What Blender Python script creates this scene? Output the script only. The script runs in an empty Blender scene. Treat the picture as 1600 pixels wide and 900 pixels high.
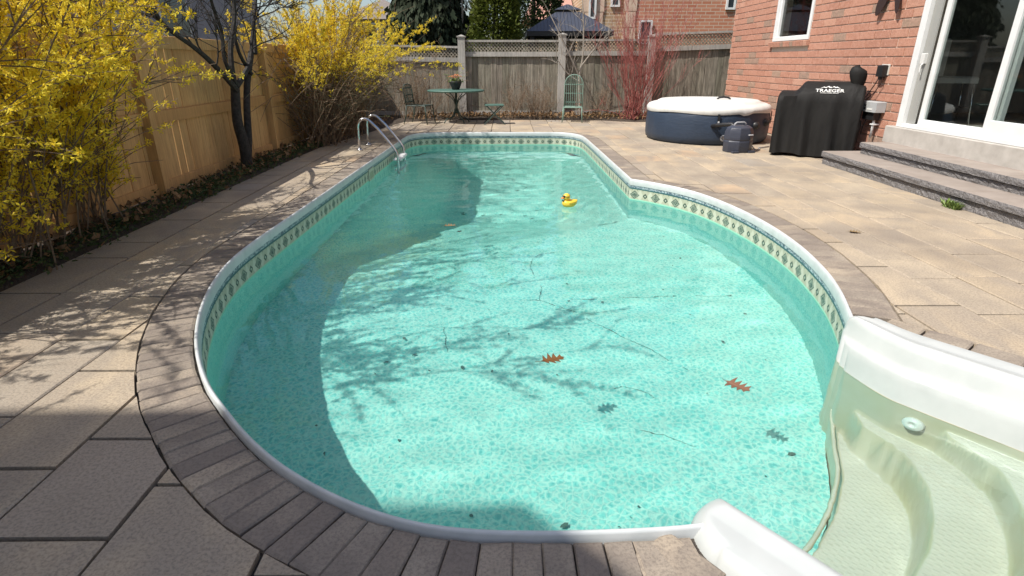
import bpy, bmesh, math, random
from mathutils import Vector, Matrix, geometry
R = random.Random(7)
rad = math.radians
scene = bpy.context.scene
C = scene.collection

# ------------------------------------------------------------------ camera, sky, sun, exposure
cam_data = bpy.data.cameras.new("camera")
cam_data.sensor_width = 36.0
cam_data.lens = 894.0 / 1600.0 * 36.0
cam_data.clip_start = 0.05
cam_data.clip_end = 500.0
cam = bpy.data.objects.new("camera", cam_data)
C.objects.link(cam)
cam.location = (0, 0, 1.25)
cam.rotation_euler = (rad(90 - 21.66), 0, -math.atan(8 / 894.0 * math.cos(rad(21.66))))
scene.camera = cam

SUN = Vector((-0.62, -0.33, 1.0)).normalized()          # towards the sun
world = bpy.data.worlds.new("World")
scene.world = world
world.use_nodes = True
wn = world.node_tree
bg = wn.nodes["Background"]
sky = wn.nodes.new("ShaderNodeTexSky")
sky.sky_type = 'NISHITA'
sky.sun_disc = False
sky.sun_elevation = math.asin(SUN.z)
sky.sun_rotation = math.atan2(SUN.x, SUN.y)
sky.air_density = 1.0
sky.dust_density = 2.2
sky.ozone_density = 1.0
wn.links.new(sky.outputs[0], bg.inputs[0])
bg.inputs[1].default_value = 0.118

sun_data = bpy.data.lights.new("sun", 'SUN')
sun_data.energy = 4.4
sun_data.angle = rad(0.53)
sun_data.color = (1.0, 0.95, 0.87)
sun_data.cycles.is_caustics_light = True
sun = bpy.data.objects.new("sun", sun_data)
C.objects.link(sun)
sun.rotation_euler = SUN.to_track_quat('Z', 'Y').to_euler()

vs = scene.view_settings
vs.view_transform = 'Standard'
vs.look = 'None'
vs.exposure = 0.44
vs.gamma = 1.0
vs.use_curve_mapping = False
scene.cycles.max_bounces = 7
scene.cycles.diffuse_bounces = 3
scene.cycles.glossy_bounces = 3
scene.cycles.transmission_bounces = 6
scene.cycles.transparent_max_bounces = 8

# ------------------------------------------------------------------ helpers
class MB:
    """collects shapes, links them as one mesh object"""
    def __init__(self):
        self.v = []; self.f = []; self.m = []; self.mi = 0
    def add(self, vs, fs):
        o = len(self.v)
        self.v += [tuple(p) for p in vs]
        for f in fs:
            self.f.append(tuple(i + o for i in f)); self.m.append(self.mi)
    def box(self, x0, x1, y0, y1, z0, z1, M=None):
        p = [Vector((x, y, z)) for z in (z0, z1) for y in (y0, y1) for x in (x0, x1)]
        if M: p = [M @ q for q in p]
        self.add(p, [(0, 2, 3, 1), (4, 5, 7, 6), (0, 1, 5, 4), (2, 6, 7, 3), (0, 4, 6, 2), (1, 3, 7, 5)])
    def cbox(self, x0, x1, y0, y1, z0, z1, c=.006, M=None):
        """box with chamfered top edges, and side edges"""
        q = []
        for z, i in ((z0, 0), (z1 - c, 0), (z1, c)):
            q += [(x0 + i, y0 + i, z), (x1 - i, y0 + i, z), (x1 - i, y1 - i, z), (x0 + i, y1 - i, z)]
        q = [Vector(a) for a in q]
        if M: q = [M @ a for a in q]
        fs = [(8, 9, 10, 11), (3, 2, 1, 0)]
        for k in (0, 4):
            for i in range(4):
                j = (i + 1) % 4
                fs.append((k + i, k + j, k + 4 + j, k + 4 + i))
        self.add(q, fs)
    def tube(self, pts, r, n=6, caps=True, rs=None):
        pts = [Vector(p) for p in pts]
        rings = []
        a = None
        for i, p in enumerate(pts):
            d = (pts[min(i + 1, len(pts) - 1)] - pts[max(i - 1, 0)])
            if d.length < 1e-9: d = Vector((0, 0, 1))
            d.normalize()
            if a is None:
                a = Vector((1, 0, 0)) if abs(d.x) < .8 else Vector((0, 1, 0))
            a = (a - d * a.dot(d)).normalized()
            b = d.cross(a)
            rr = rs[i] if rs else r
            rings.append([p + (a * math.cos(2 * math.pi * k / n) + b * math.sin(2 * math.pi * k / n)) * rr for k in range(n)])
        vs = [q for rg in rings for q in rg]; fs = []
        for i in range(len(pts) - 1):
            for k in range(n):
                k2 = (k + 1) % n
                fs.append((i * n + k, i * n + k2, (i + 1) * n + k2, (i + 1) * n + k))
        if caps:
            fs.append(tuple(range(n - 1, -1, -1))); fs.append(tuple((len(pts) - 1) * n + k for k in range(n)))
        self.add(vs, fs)
    def prism(self, poly, z0, z1, M=None):
        n = len(poly)
        p = [Vector((x, y, z0)) for x, y in poly] + [Vector((x, y, z1)) for x, y in poly]
        if M: p = [M @ q for q in p]
        fs = [tuple(range(n - 1, -1, -1)), tuple(range(n, 2 * n))]
        for i in range(n):
            j = (i + 1) % n
            fs.append((i, j, n + j, n + i))
        self.add(p, fs)
    def lathe(self, prof, n=32, M=None, close=False):
        vs = []; fs = []
        for r, z in prof:
            for k in range(n):
                a = 2 * math.pi * k / n
                vs.append(Vector((r * math.cos(a), r * math.sin(a), z)))
        if M: vs = [M @ q for q in vs]
        for i in range(len(prof) - 1):
            for k in range(n):
                k2 = (k + 1) % n
                fs.append((i * n + k, i * n + k2, (i + 1) * n + k2, (i + 1) * n + k))
        if close:
            fs.append(tuple(range(n - 1, -1, -1))); fs.append(tuple((len(prof) - 1) * n + k for k in range(n)))
        self.add(vs, fs)
    def mesh(self, name, smooth=False):
        me = bpy.data.meshes.new(name)
        me.from_pydata(self.v, [], self.f)
        if any(self.m): me.polygons.foreach_set("material_index", self.m)
        if smooth: me.polygons.foreach_set("use_smooth", [True] * len(self.f))
        me.update()
        return me
    def build(self, name, mat, parent=None, smooth=False, angle=None):
        me = self.mesh(name, smooth)
        for m in (mat if isinstance(mat, (list, tuple)) else [mat]): me.materials.append(m)
        o = bpy.data.objects.new(name, me)
        C.objects.link(o)
        if parent is not None: o.parent = parent
        if angle is not None:
            me.polygons.foreach_set("use_smooth", [True] * len(me.polygons))
            me.set_sharp_from_angle(angle=rad(angle))
        return o

def tag(o, label=None, cat=None, group=None, kind=None):
    if label: o["label"] = label
    if cat: o["category"] = cat
    if group: o["group"] = group
    if kind: o["kind"] = kind
    return o

def empty(name, loc=(0, 0, 0), rz=0.0):
    o = bpy.data.objects.new(name, None)
    C.objects.link(o)
    o.location = loc
    o.rotation_euler = (0, 0, rz)
    o.empty_display_size = .1
    return o

def link_mesh(name, me, parent=None, loc=None):
    o = bpy.data.objects.new(name, me)
    C.objects.link(o)
    if parent is not None: o.parent = parent
    if loc is not None: o.location = loc
    return o

# ---- materials
def s2l(h):
    h = [int(h[i:i + 2], 16) / 255 for i in (0, 2, 4)]
    return tuple(c / 12.92 if c <= .04045 else ((c + .055) / 1.055) ** 2.4 for c in h)

class NT:
    def __init__(self, name):
        self.mat = bpy.data.materials.new(name)
        self.mat.use_nodes = True
        self.t = self.mat.node_tree
        self.b = self.t.nodes["Principled BSDF"]
        self.out = self.t.nodes["Material Output"]
    def n(self, typ, **kw):
        nd = self.t.nodes.new("ShaderNode" + typ)
        for k, v in kw.items():
            if k.startswith("i_"):
                key = k[2:]
                nd.inputs[int(key) if key.isdigit() else key].default_value = v
            else: setattr(nd, k, v)
        return nd
    def l(self, a, b): self.t.links.new(a, b)
    def val(self, x, op, y=None, z=None, clamp=False):
        nd = self.t.nodes.new("ShaderNodeMath"); nd.operation = op; nd.use_clamp = clamp
        for i, q in enumerate((x, y, z)):
            if q is None: continue
            if isinstance(q, (int, float)): nd.inputs[i].default_value = q
            else: self.l(q, nd.inputs[i])
        return nd.outputs[0]
    def mix(self, f, a, b, blend='MIX'):
        nd = self.t.nodes.new("ShaderNodeMix"); nd.data_type = 'RGBA'; nd.blend_type = blend
        for k, q in ((0, f), (6, a), (7, b)):
            if isinstance(q, (int, float)): nd.inputs[k].default_value = q
            elif isinstance(q, tuple): nd.inputs[k].default_value = (*q[:3], 1)
            else: self.l(q, nd.inputs[k])
        return nd.outputs[2]
    def ramp(self, f, stops, interp='LINEAR'):
        nd = self.t.nodes.new("ShaderNodeValToRGB"); cr = nd.color_ramp; cr.interpolation = interp
        while len(cr.elements) < len(stops): cr.elements.new(.5)
        for e, (p, c) in zip(cr.elements, stops):
            e.position = p; e.color = (*c, 1) if isinstance(c, tuple) else (c, c, c, 1)
        if f is not None: self.l(f, nd.inputs[0])
        return nd.outputs[0]
    def noise(self, scale, detail=3, rough=.55, vec=None, dist=0.):
        nd = self.n("TexNoise"); nd.inputs["Scale"].default_value = scale
        nd.inputs["Detail"].default_value = min(detail, 3); nd.inputs["Roughness"].default_value = rough
        nd.inputs["Distortion"].default_value = dist
        if vec is not None: self.l(vec, nd.inputs["Vector"])
        return nd.outputs[0]
    def pos(self):
        return self.n("NewGeometry").outputs["Position"]
    def objc(self):
        return self.n("TexCoord").outputs["Object"]
    def scaled(self, vec, s):
        nd = self.n("VectorMath", operation='MULTIPLY'); self.l(vec, nd.inputs[0]); nd.inputs[1].default_value = s
        return nd.outputs[0]
    def rnd(self):
        return self.n("ObjectInfo").outputs["Random"]
    def bump(self, h, strength=.3, dist=.01):
        nd = self.n("Bump"); nd.inputs["Strength"].default_value = strength; nd.inputs["Distance"].default_value = dist
        self.l(h, nd.inputs["Height"]); self.l(nd.outputs[0], self.b.inputs["Normal"])
    def fin(self, col=None, rough=.7, metal=0., spec=None):
        if col is not None:
            if isinstance(col, tuple): self.b.inputs["Base Color"].default_value = (*col, 1)
            else: self.l(col, self.b.inputs["Base Color"])
        if isinstance(rough, (int, float)): self.b.inputs["Roughness"].default_value = rough
        else: self.l(rough, self.b.inputs["Roughness"])
        self.b.inputs["Metallic"].default_value = metal
        if spec is not None: self.b.inputs["Specular IOR Level"].default_value = spec
        return self.mat

def noisy(name, c1, c2, scale=20, rough=.7, bump=.15, bs=None, dist=.004, metal=0., spec=None, stretch=None):
    m = NT(name)
    p = m.pos()
    if stretch: p = m.scaled(p, stretch)
    f = m.noise(scale, 4, .6, p)
    col = m.ramp(f, [(.3, c1), (.7, c2)])
    if bump: m.bump(m.noise(bs or scale * 4, 3, .6, p), bump, dist)
    return m.fin(col, rough, metal, spec)

def plain(name, c, rough=.5, metal=0., spec=None):
    return NT(name).fin(c, rough, metal, spec)

def subdiv_curve(pts, step=.06, closed=False):
    """Catmull-Rom through points, resampled"""
    P = [Vector(p) for p in pts]
    out = []
    n = len(P)
    for i in range(n if closed else n - 1):
        p1, p2 = P[i], P[(i + 1) % n]
        p0 = P[(i - 1) % n] if closed or i > 0 else p1 * 2 - p2
        p3 = P[(i + 2) % n] if closed or i + 2 < n else p2 * 2 - p1
        k = max(1, int(round((p2 - p1).length / step)))
        for j in range(k):
            t = j / k
            out.append(.5 * ((2 * p1) + (p2 - p0) * t + (2 * p0 - 5 * p1 + 4 * p2 - p3) * t * t + (3 * p1 - p0 - 3 * p2 + p3) * t ** 3))
    if not closed: out.append(P[-1].copy())
    return out

def offset(pts, d):
    out = []
    n = len(pts)
    for i, p in enumerate(pts):
        a = pts[max(i - 1, 0)]; b = pts[min(i + 1, n - 1)]
        t = (b - a).normalized()
        out.append(p + Vector((-t.y, t.x)) * d)
    return out

def inside(p, poly):
    x, y = p[0], p[1]; c = False; j = len(poly) - 1
    for i in range(len(poly)):
        xi, yi = poly[i][0], poly[i][1]; xj, yj = poly[j][0], poly[j][1]
        if (yi > y) != (yj > y) and x < (xj - xi) * (y - yi) / (yj - yi) + xi: c = not c
        j = i
    return c

def smooth(a, b, x):
    t = max(0., min(1., (x - a) / (b - a)))
    return t * t * (3 - 2 * t)

def lerp_tab(tab, x):
    if x <= tab[0][0]: return tab[0][1]
    for (a, fa), (b, fb) in zip(tab, tab[1:]):
        if x <= b: return fa + (fb - fa) * (x - a) / (b - a)
    return tab[-1][1]
# ------------------------------------------------------------------ pool geometry
WL = -0.21                 # water level
FLOOR = -1.0               # shallow floor
right_pts = [(1.785, 2.66), (1.80, 2.70), (1.93, 3.05), (2.03, 3.42), (2.11, 3.93), (2.13, 4.5), (2.075, 5.08), (1.955, 5.6), (1.78, 5.97), (1.55, 6.26), (1.40, 6.40)]
rest_pts = [(1.40, 6.40), (1.39, 7.4), (1.37, 9.3), (1.355, 10.1), (1.31, 10.48), (1.16, 10.78), (.9, 10.91), (.6, 10.93), (-.3, 10.935), (-1.05, 10.93), (-1.35, 10.9),
            (-1.6, 10.77), (-1.745, 10.5), (-1.78, 10.15), (-1.79, 9.4), (-1.825, 7.1), (-1.855, 5.1), (-1.872, 4.1), (-1.85, 3.62), (-1.775, 3.22), (-1.66, 2.84),
            (-1.527, 2.52), (-1.387, 2.26), (-1.24, 2.04), (-1.093, 1.865), (-.936, 1.695), (-.764, 1.54), (-.577, 1.41), (-.40, 1.318), (-.244, 1.264), (-.097, 1.24),
            (.046, 1.233), (.19, 1.233), (.37, 1.24), (.50, 1.25), (.60, 1.265)]
ca = subdiv_curve(right_pts, .06)
cb = subdiv_curve(rest_pts, .06)
COP = ca[:-1] + cb                        # outer coping edge, anticlockwise, from far stair nose to near stair nose
KINK = len(ca) - 1
INN = offset(COP, .017)                   # liner wall line
ARC = [0.]
for p, q in zip(INN, INN[1:]): ARC.append(ARC[-1] + (q - p).length)

# stair local frame
SO = Vector((1.135, 1.975)); SA = Vector((.611, -.792)); SB = Vector((.792, .611))
def st2w(s, w): return SO + SA * s + SB * w
def w2st(p):
    d = Vector((p[0], p[1])) - SO
    return d.dot(SA), d.dot(SB)
S0 = [(-.95, .15), (-.7, .20), (-.4, .24), (-.1, .244), (.15, .20), (.37, .127), (.62, -.016), (.83, -.115), (.95, -.18)]
S2 = [(-.75, .2), (-.62, .30), (-.5, .43), (-.35, .52), (-.18, .554), (.02, .544), (.2, .50), (.35, .434), (.47, .33), (.54, .20), (.58, .09), (.75, -.05)]
S3 = [(-.75, .4), (-.6, .52), (-.5, .63), (-.3, .735), (-.1, .79), (.1, .79), (.3, .727), (.5, .62), (.58, .5), (.62, .40), (.75, .3)]
mouth = [st2w(lerp_tab(S0, -.86 + 1.78 * i / 24), -.86 + 1.78 * i / 24) for i in range(25)]   # near -> far
FLOORPOLY = [Vector(p) for p in INN] + mouth

M_coping = NT("white_coping_vinyl")
_f = M_coping.noise(9, 4, .6, M_coping.pos())
M_coping = M_coping.fin(M_coping.ramp(_f, [(.35, (.58, .60, .60)), (.7, (.47, .50, .50))]), .35)

def liner_material():
    m = NT("printed_pool_liner")
    uv = m.n("UVMap"); uv.uv_map = "UVMap"
    sp = m.n("SeparateXYZ"); m.l(uv.outputs[0], sp.inputs[0])
    U, Z = sp.outputs[0], sp.outputs[1]
    p = m.pos()
    # pebble print
    vor = m.n("TexVoronoi"); vor.feature = 'DISTANCE_TO_EDGE'
    wob = m.n("TexNoise"); wob.inputs["Scale"].default_value = 14; wob.inputs["Detail"].default_value = 2
    m.l(p, wob.inputs["Vector"])
    wv = m.n("VectorMath", operation='MULTIPLY_ADD'); m.l(wob.outputs[1], wv.inputs[0]); wv.inputs[1].default_value = (.05, .05, .05); m.l(p, wv.inputs[2])
    m.l(wv.outputs[0], vor.inputs["Vector"]); vor.inputs["Scale"].default_value = 27
    cells = m.ramp(vor.outputs[0], [(.0, 1.), (.16, .35), (.4, .0)])
    n1 = m.noise(52, 3, .6, wv.outputs[0], .6)
    spots = m.ramp(n1, [(.42, 0.), (.62, 1.)])
    big = m.noise(1.3, 3, .5, p)
    base = m.mix(m.ramp(big, [(.35, 0.), (.65, 1.)]), (.25, .70, .635), (.33, .75, .68))
    col = m.mix(m.val(spots, 'MULTIPLY', .68), base, (.05, .40, .40))
    col = m.mix(m.val(cells, 'MULTIPLY', .5), col, (.74, .86, .75))
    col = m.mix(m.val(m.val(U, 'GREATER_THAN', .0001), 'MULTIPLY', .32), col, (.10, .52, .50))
    # ---- printed border above the water line (Z = height, metres)
    def tri(per, ph=0.):
        a = m.val(m.val(U, 'ADD', ph), 'DIVIDE', per)
        fr = m.val(a, 'FRACT')
        return m.val(m.val(m.val(fr, 'SUBTRACT', .5), 'ABSOLUTE'), 'MULTIPLY', per)   # distance from the centre
    per = .27
    zc = -.150
    dz = m.val(m.val(Z, 'SUBTRACT', zc), 'ABSOLUTE')
    big_d = m.val(m.val(tri(per), 'DIVIDE', .062), 'ADD', m.val(dz, 'DIVIDE', .050))
    sm_d = m.val(m.val(tri(per, per / 2), 'DIVIDE', .032), 'ADD', m.val(dz, 'DIVIDE', .030))
    nz = m.noise(60, 3, .7, p)
    cream = m.mix(nz, (.48, .48, .36), (.36, .385, .29))
    pale_d = m.val(m.val(tri(per, per / 4), 'DIVIDE', .042), 'ADD', m.val(dz, 'DIVIDE', .062))
    pale_e = m.val(m.val(tri(per, per * 3 / 4), 'DIVIDE', .042), 'ADD', m.val(dz, 'DIVIDE', .062))
    cream = m.mix(m.val(m.val(pale_d, 'LESS_THAN', 1.), 'MULTIPLY', .55), cream, (.60, .62, .52))
    cream = m.mix(m.val(m.val(pale_e, 'LESS_THAN', 1.), 'MULTIPLY', .55), cream, (.60, .62, .52))
    dk = m.mix(m.ramp(nz, [(.42, 0.), (.6, 1.)]), (.035, .075, .062), (.22, .27, .21))
    inn = m.val(m.val(big_d, 'SUBTRACT', .62), 'ABSOLUTE')
    dk = m.mix(m.val(m.val(inn, 'LESS_THAN', .07), 'MULTIPLY', .65), dk, (.42, .46, .36))
    c = m.mix(m.val(big_d, 'LESS_THAN', 1.), cream, dk)
    c = m.mix(m.val(sm_d, 'LESS_THAN', 1.), c, (.04, .075, .06))
    c = m.mix(m.val(sm_d, 'LESS_THAN', .42), c, (.40, .45, .36))
    # dots row, dark line, marbled strip
    dots = m.val(m.val(m.val(tri(per / 4), 'POWER', 2.), 'ADD', m.val(m.val(Z, 'ADD', .093), 'POWER', 2.)), 'LESS_THAN', .000022)
    c = m.mix(dots, c, (.10, .13, .11))
    c = m.mix(m.val(Z, 'GREATER_THAN', -.088), c, (.03, .11, .12))
    mar = m.mix(m.ramp(m.noise(34, 4, .7, m.scaled(p, (1, 1, 2)), 1.), [(.45, 0.), (.56, 1.)]), (.42, .50, .52), (.07, .11, .15))
    c = m.mix(m.val(Z, 'GREATER_THAN', -.074), c, mar)
    c = m.mix(m.val(Z, 'GREATER_THAN', -.047), c, (.45, .52, .53))
    green = m.mix(m.val(Z, 'LESS_THAN', -.197), c, (.30, .62, .47))
    col = m.mix(m.val(Z, 'GREATER_THAN', -.222), col, green)
    return m.fin(col, .45, spec=.3)
M_liner = liner_material()

pool = tag(empty("swimming_pool", (0, 4.5, 0)), "in-ground swimming pool with turquoise pebble liner and diamond border band", "pool")
def pbuild(mb, name, mat, parent=pool, **kw):
    o = mb.build(name, mat, parent, **kw)
    o.matrix_parent_inverse = Matrix.Translation(-Vector(parent.location)) if parent.type == 'EMPTY' else Matrix.Identity(4)
    return o

# walls
zs = [-.03, -.10, -.20, -.23, -.5, -.8, -1.03]
mb = MB()
vv = [(p.x, p.y, z) for p in INN for z in zs]; nz_ = len(zs)
ff = []; uvs = []
for i in range(len(INN) - 1):
    for k in range(nz_ - 1):
        ff.append((i * nz_ + k, i * nz_ + k + 1, (i + 1) * nz_ + k + 1, (i + 1) * nz_ + k))
        uvs += [(ARC[i], zs[k]), (ARC[i], zs[k + 1]), (ARC[i + 1], zs[k + 1]), (ARC[i + 1], zs[k])]
mb.add(vv, ff)
liner_wall = pbuild(mb, "liner_wall", M_liner)
ul = liner_wall.data.uv_layers.new(name="UVMap")
ul.data.foreach_set("uv", [c for uv in uvs for c in uv])
# floor
def floor_z(x, y):
    yb = max(4.9, min(6.45, 5.65 + .55 * (x - .2)))
    m = min((y - yb) / max(.6, 7.75 - yb), (10.88 - y) / 1.0, (x + 1.78) / .85, (1.34 - x) / .72)
    m = max(0., min(1., m))
    return FLOOR - 1.4 * m
pts2 = [Vector((p.x, p.y)) for p in FLOORPOLY]
nb = len(pts2)
edges = [(i, (i + 1) % nb) for i in range(nb)]
st = .11
for i in range(int(4.2 / st)):
    for j in range(int(10 / st)):
        q = Vector((-1.9 + i * st + .03 * math.sin(j * 1.7), 1.2 + j * st))
        if inside(q, FLOORPOLY): pts2.append(q)
res = geometry.delaunay_2d_cdt(pts2, edges, [], 0, 1e-5)
mb = MB()
fl = [f for f in res[2] if inside(sum((res[0][i] for i in f), Vector((0, 0))) / 3, FLOORPOLY)]
mb.add([(p.x, p.y, floor_z(p.x, p.y) + .006 * math.sin(p.x * 3.1 + 1) * math.sin(p.y * 2.3)) for p in res[0]], fl)
liner_floor = pbuild(mb, "liner_floor", M_liner, smooth=True)
ul = liner_floor.data.uv_layers.new(name="UVMap")
ul.data.foreach_set("uv", [0., -1.] * len(liner_floor.data.loops))

# coping swept round the edge
prof = [(0., -.06), (0., .012), (.003, .019), (.008, .0215), (.014, .019), (.019, .011), (.022, .0), (.0235, -.03), (.022, -.046), (.014, -.05)]
mb = MB()
offs = [offset(COP, d) for d, z in prof]
vv = []; ff = []
for i in range(len(COP)):
    for k, (d, z) in enumerate(prof): vv.append((offs[k][i].x, offs[k][i].y, z))
K = len(prof)
for i in range(len(COP) - 1):
    for k in range(K - 1): ff.append((i * K + k, (i + 1) * K + k, (i + 1) * K + k + 1, i * K + k + 1))
mb.add(vv, ff)
coping = pbuild(mb, "coping", M_coping, angle=50)

# moulded stair unit: one shell, height over (s, w)
LIP = [(.56, -1.1), (.60, -.70), (.63, -.46), (.655, -.30), (.675, -.21), (.686, -.11), (.694, -.082), (.706, -.074), (.722, -.070), (.732, -.06), (.745, -.025), (.762, .022), (.780, .040), (.797, .045), (.815, .040), (.85, .033), (.90, .036), (.93, .036), (.948, .028), (.96, .006), (.97, -.04), (1.0, -.12)]
def stair_pt(i_s, q):
    """grid row i_s, column q (= normalised cross position): returns s, w, z"""
    dd = abs(q); sg = 1 if q > 0 else -1
    w = q
    for _ in range(3):
        start = .15 + (w + .885) * (-.335 / 1.805)
        s = lerp_tab(S0, w) - .09 + i_s
        sp = s - start
        fl_ = (.16 if sg > 0 else .0) * max(0., min(1.25, 1 - sp / .34)) ** 1.5 * smooth(.25, .62, dd)
        din = .75 + fl_; dout = .965 + (.045 * math.exp(-((sp - .12) / .12) ** 2) if sg > 0 else 0.)
        d = dd + fl_ if dd < .75 else din + (dd - .75) / .21 * (dout - din)
        w = sg * d
    pd = dd
    back = s - 1.28
    if back > -.6: pd = max(pd, .60 + back)
    s0, s2, s3 = lerp_tab(S0, w), lerp_tab(S2, w), lerp_tab(S3, w)
    tread = -1.06 + .31 * smooth(s0, s0 + .02, s) + .27 * smooth(s2 - .01, s2 + .025, s) + .20 * smooth(s3 - .01, s3 + .025, s)
    wall = lerp_tab(LIP, pd)
    z = max(tread, wall) if pd < .92 else wall
    if dd < .69 and s < s0 + .004: z = -1.06
    if dd >= .69:                                    # bull-nosed ends at the pool side
        hw = (dout - din) / 2 + .03; dm = (din + dout) / 2 - .03
        if sp < hw:
            e = math.hypot(hw - sp, (d - dm) * (1. if d > dm else .85)) / hw
            z = min(z, -.07 + .118 * math.sqrt(max(0., 1 - e ** 3))) if e < 1 else (-1.06 if sp < hw * .9 or e > 1.15 else min(z, -.07))
    return s, w, z
M_shell = NT("white_acrylic_stair")
_p = M_shell.pos()
_sz = M_shell.n("SeparateXYZ"); M_shell.l(_p, _sz.inputs[0])
_n = M_shell.noise(5, 4, .6, _p)
_c = M_shell.mix(M_shell.ramp(_n, [(.35, 0.), (.75, 1.)]), (.50, .52, .51), (.43, .455, .445))
# algae film below the water line
_alg = M_shell.val(M_shell.val(_sz.outputs[2], 'LESS_THAN', WL + .002), 'MULTIPLY', M_shell.ramp(M_shell.noise(3.2, 4, .6, _p), [(.3, .35), (.7, .85)]))
_px = M_shell.val(M_shell.val(_sz.outputs[0], 'ADD', _sz.outputs[1]), 'MULTIPLY', 150.)
_py = M_shell.val(M_shell.val(_sz.outputs[0], 'SUBTRACT', _sz.outputs[1]), 'MULTIPLY', 95.)
_grip = M_shell.val(M_shell.val(M_shell.val(_px, 'SINE'), 'MULTIPLY', M_shell.val(_py, 'SINE')), 'MAXIMUM', 0.)
_geo = M_shell.n("NewGeometry"); _sn = M_shell.n("SeparateXYZ"); M_shell.l(_geo.outputs["Normal"], _sn.inputs[0])
_steep = M_shell.ramp(_sn.outputs[2], [(.80, 1.), (.97, .28)])
_c = M_shell.mix(M_shell.val(M_shell.val(_sz.outputs[2], 'LESS_THAN', WL + .002), 'MULTIPLY', .75), _c, (.68, .61, .51))
_c = M_shell.mix(M_shell.val(_alg, 'MULTIPLY', _steep), _c, (.54, .47, .29))
_tr = M_shell.val(M_shell.val(_sz.outputs[2], 'LESS_THAN', WL), 'MULTIPLY', M_shell.val(_sn.outputs[2], 'GREATER_THAN', .93))
M_shell.bump(M_shell.val(M_shell.val(_grip, 'MULTIPLY', _tr), 'ADD', M_shell.val(M_shell.noise(6, 2, .5, _p), 'MULTIPLY', .15)), .4, .006)
M_shell = M_shell.fin(_c, .28)
mb = MB()
NS = 205
qs = [-.54 + .03 * k for k in range(37)]
fine = [.555 + .0065 * k for k in range(66)]
qs = [-x for x in fine[::-1]] + qs + fine
NW = len(qs); g = {}; vv = []; ff = []
for i in range(NS):
    for j, q_ in enumerate(qs):
        s_, w_, z_ = stair_pt(i * .0104, q_); p_ = st2w(s_, w_)
        g[i, j] = len(vv); vv.append((p_.x, p_.y, z_))
for i in range(NS - 1):
    for j in range(NW - 1):
        f = (g[i, j], g[i + 1, j], g[i + 1, j + 1], g[i, j + 1])
        if max(vv[k][2] for k in f) > -1.03: ff.append(f)
mb.add(vv, ff)
stair = pbuild(mb, "stair_unit", M_shell, smooth=True)
stair["label"] = "white moulded entry stairs with curved flanks and algae-tinted treads"
# drop unused vertices
bm = bmesh.new(); bm.from_mesh(stair.data)
bmesh.ops.delete(bm, geom=[v for v in bm.verts if not v.link_faces], context='VERTS')
bm.to_mesh(stair.data); bm.free()
# return jet in the far flank wall
q = st2w(.284, .628)
Mx = Matrix.Translation((q.x, q.y, -.31)) @ Vector((-SB.x, -SB.y, .55)).to_track_quat('Z', 'Y').to_matrix().to_4x4()
mb = MB()
mb.lathe([(.0, .012), (.012, .012), (.014, .02), (.028, .018), (.032, .012), (.040, .010), (.043, .0), (.043, -.02)], 20, Mx)
jet = mb.build("return_jet", plain("jet_plastic", (.7, .7, .66), .4), stair, smooth=True)
mb = MB()
mb.tube([(p.x, p.y, FLOOR + .262) for p in mouth[1:-1]], .011, 6)
for (ss, ww, rr) in ():
    q = st2w(ss, ww); mb.lathe([(rr, -1.0), (rr, -.02), (rr * .95, .01), (rr * .75, .03), (rr * .4, .042), (.0, .045)], 18, Matrix.Translation((q.x, q.y, 0)))
tr_o = mb.build("seam_trim", M_shell, stair, smooth=True); tr_o.cycles.is_caustics_receiver = True
jet.cycles.is_caustics_receiver = True
# skimmer face plate in the left wall
def wall_at(y, side):
    best = min((p for p in INN if (p.x < 0) == (side < 0)), key=lambda p: abs(p.y - y)); return best
sk = wall_at(7.6, -1)
mb = MB(); mb.cbox(-.14, .14, -.075, .075, 0, .012, .004, Matrix.Translation((sk.x + .001, sk.y, -.14)) @ Matrix.Rotation(rad(90), 4, 'Z') @ Matrix.Rotation(rad(90), 4, 'X'))
plate = pbuild(mb, "skimmer_plate", noisy("skimmer_plastic", (.50, .52, .40), (.38, .42, .32), 12, .5, 0))
mb = MB(); mb.box(-.10, .10, -.045, .035, 0, .014, Matrix.Translation((sk.x + .001, sk.y, -.14)) @ Matrix.Rotation(rad(90), 4, 'Z') @ Matrix.Rotation(rad(90), 4, 'X'))
mb.build("skimmer_flap", plain("skimmer_flap_plastic", (.30, .33, .22), .5), plate)

# ------------------------------------------------------------------ water body
wpoly = offset(COP, .011)
stw = [st2w(s, w) for s, w in [(.10, -.80), (.4, -.70), (1.2, -.70), (1.34, -.55), (1.34, .55), (1.2, .70), (.4, .70), (.15, .72), (.0, .80), (-.10, .90)]]
WP = [Vector(p) for p in wpoly] + stw
nb = len(WP)
p2 = [Vector((p.x, p.y)) for p in WP]
def ripple(x, y):
    h = 0.
    for (lam, ang, amp, ph) in RIP:
        k = 2 * math.pi / lam
        h += amp * math.sin(k * (x * math.cos(ang) + y * math.sin(ang)) + ph + 1.3 * math.sin(1.7 * x + ph) + 1.1 * math.sin(1.3 * y - ph))
    return h
_rr = random.Random(17)
RIP = [(_rr.uniform(.16, .42), _rr.uniform(0, 6.28), 0., _rr.uniform(0, 6.28)) for _ in range(9)]
RIP = [(l_, a_, .00026 * (l_ / .25) ** 1.6, p_) for l_, a_, _, p_ in RIP]
for i in range(int(4.3 / .045)):
    for j in range(int(10.2 / .045)):
        q = Vector((-1.95 + i * .045 + (.0225 if j % 2 else 0), 1. + j * .045))
        if inside(q, WP): p2.append(q)
res = geometry.delaunay_2d_cdt(p2, [(i, (i + 1) % nb) for i in range(nb)], [], 0, 1e-5)
bm = bmesh.new()
bv = [bm.verts.new((p.x, p.y, WL + ripple(p.x, p.y))) for p in res[0]]
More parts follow.
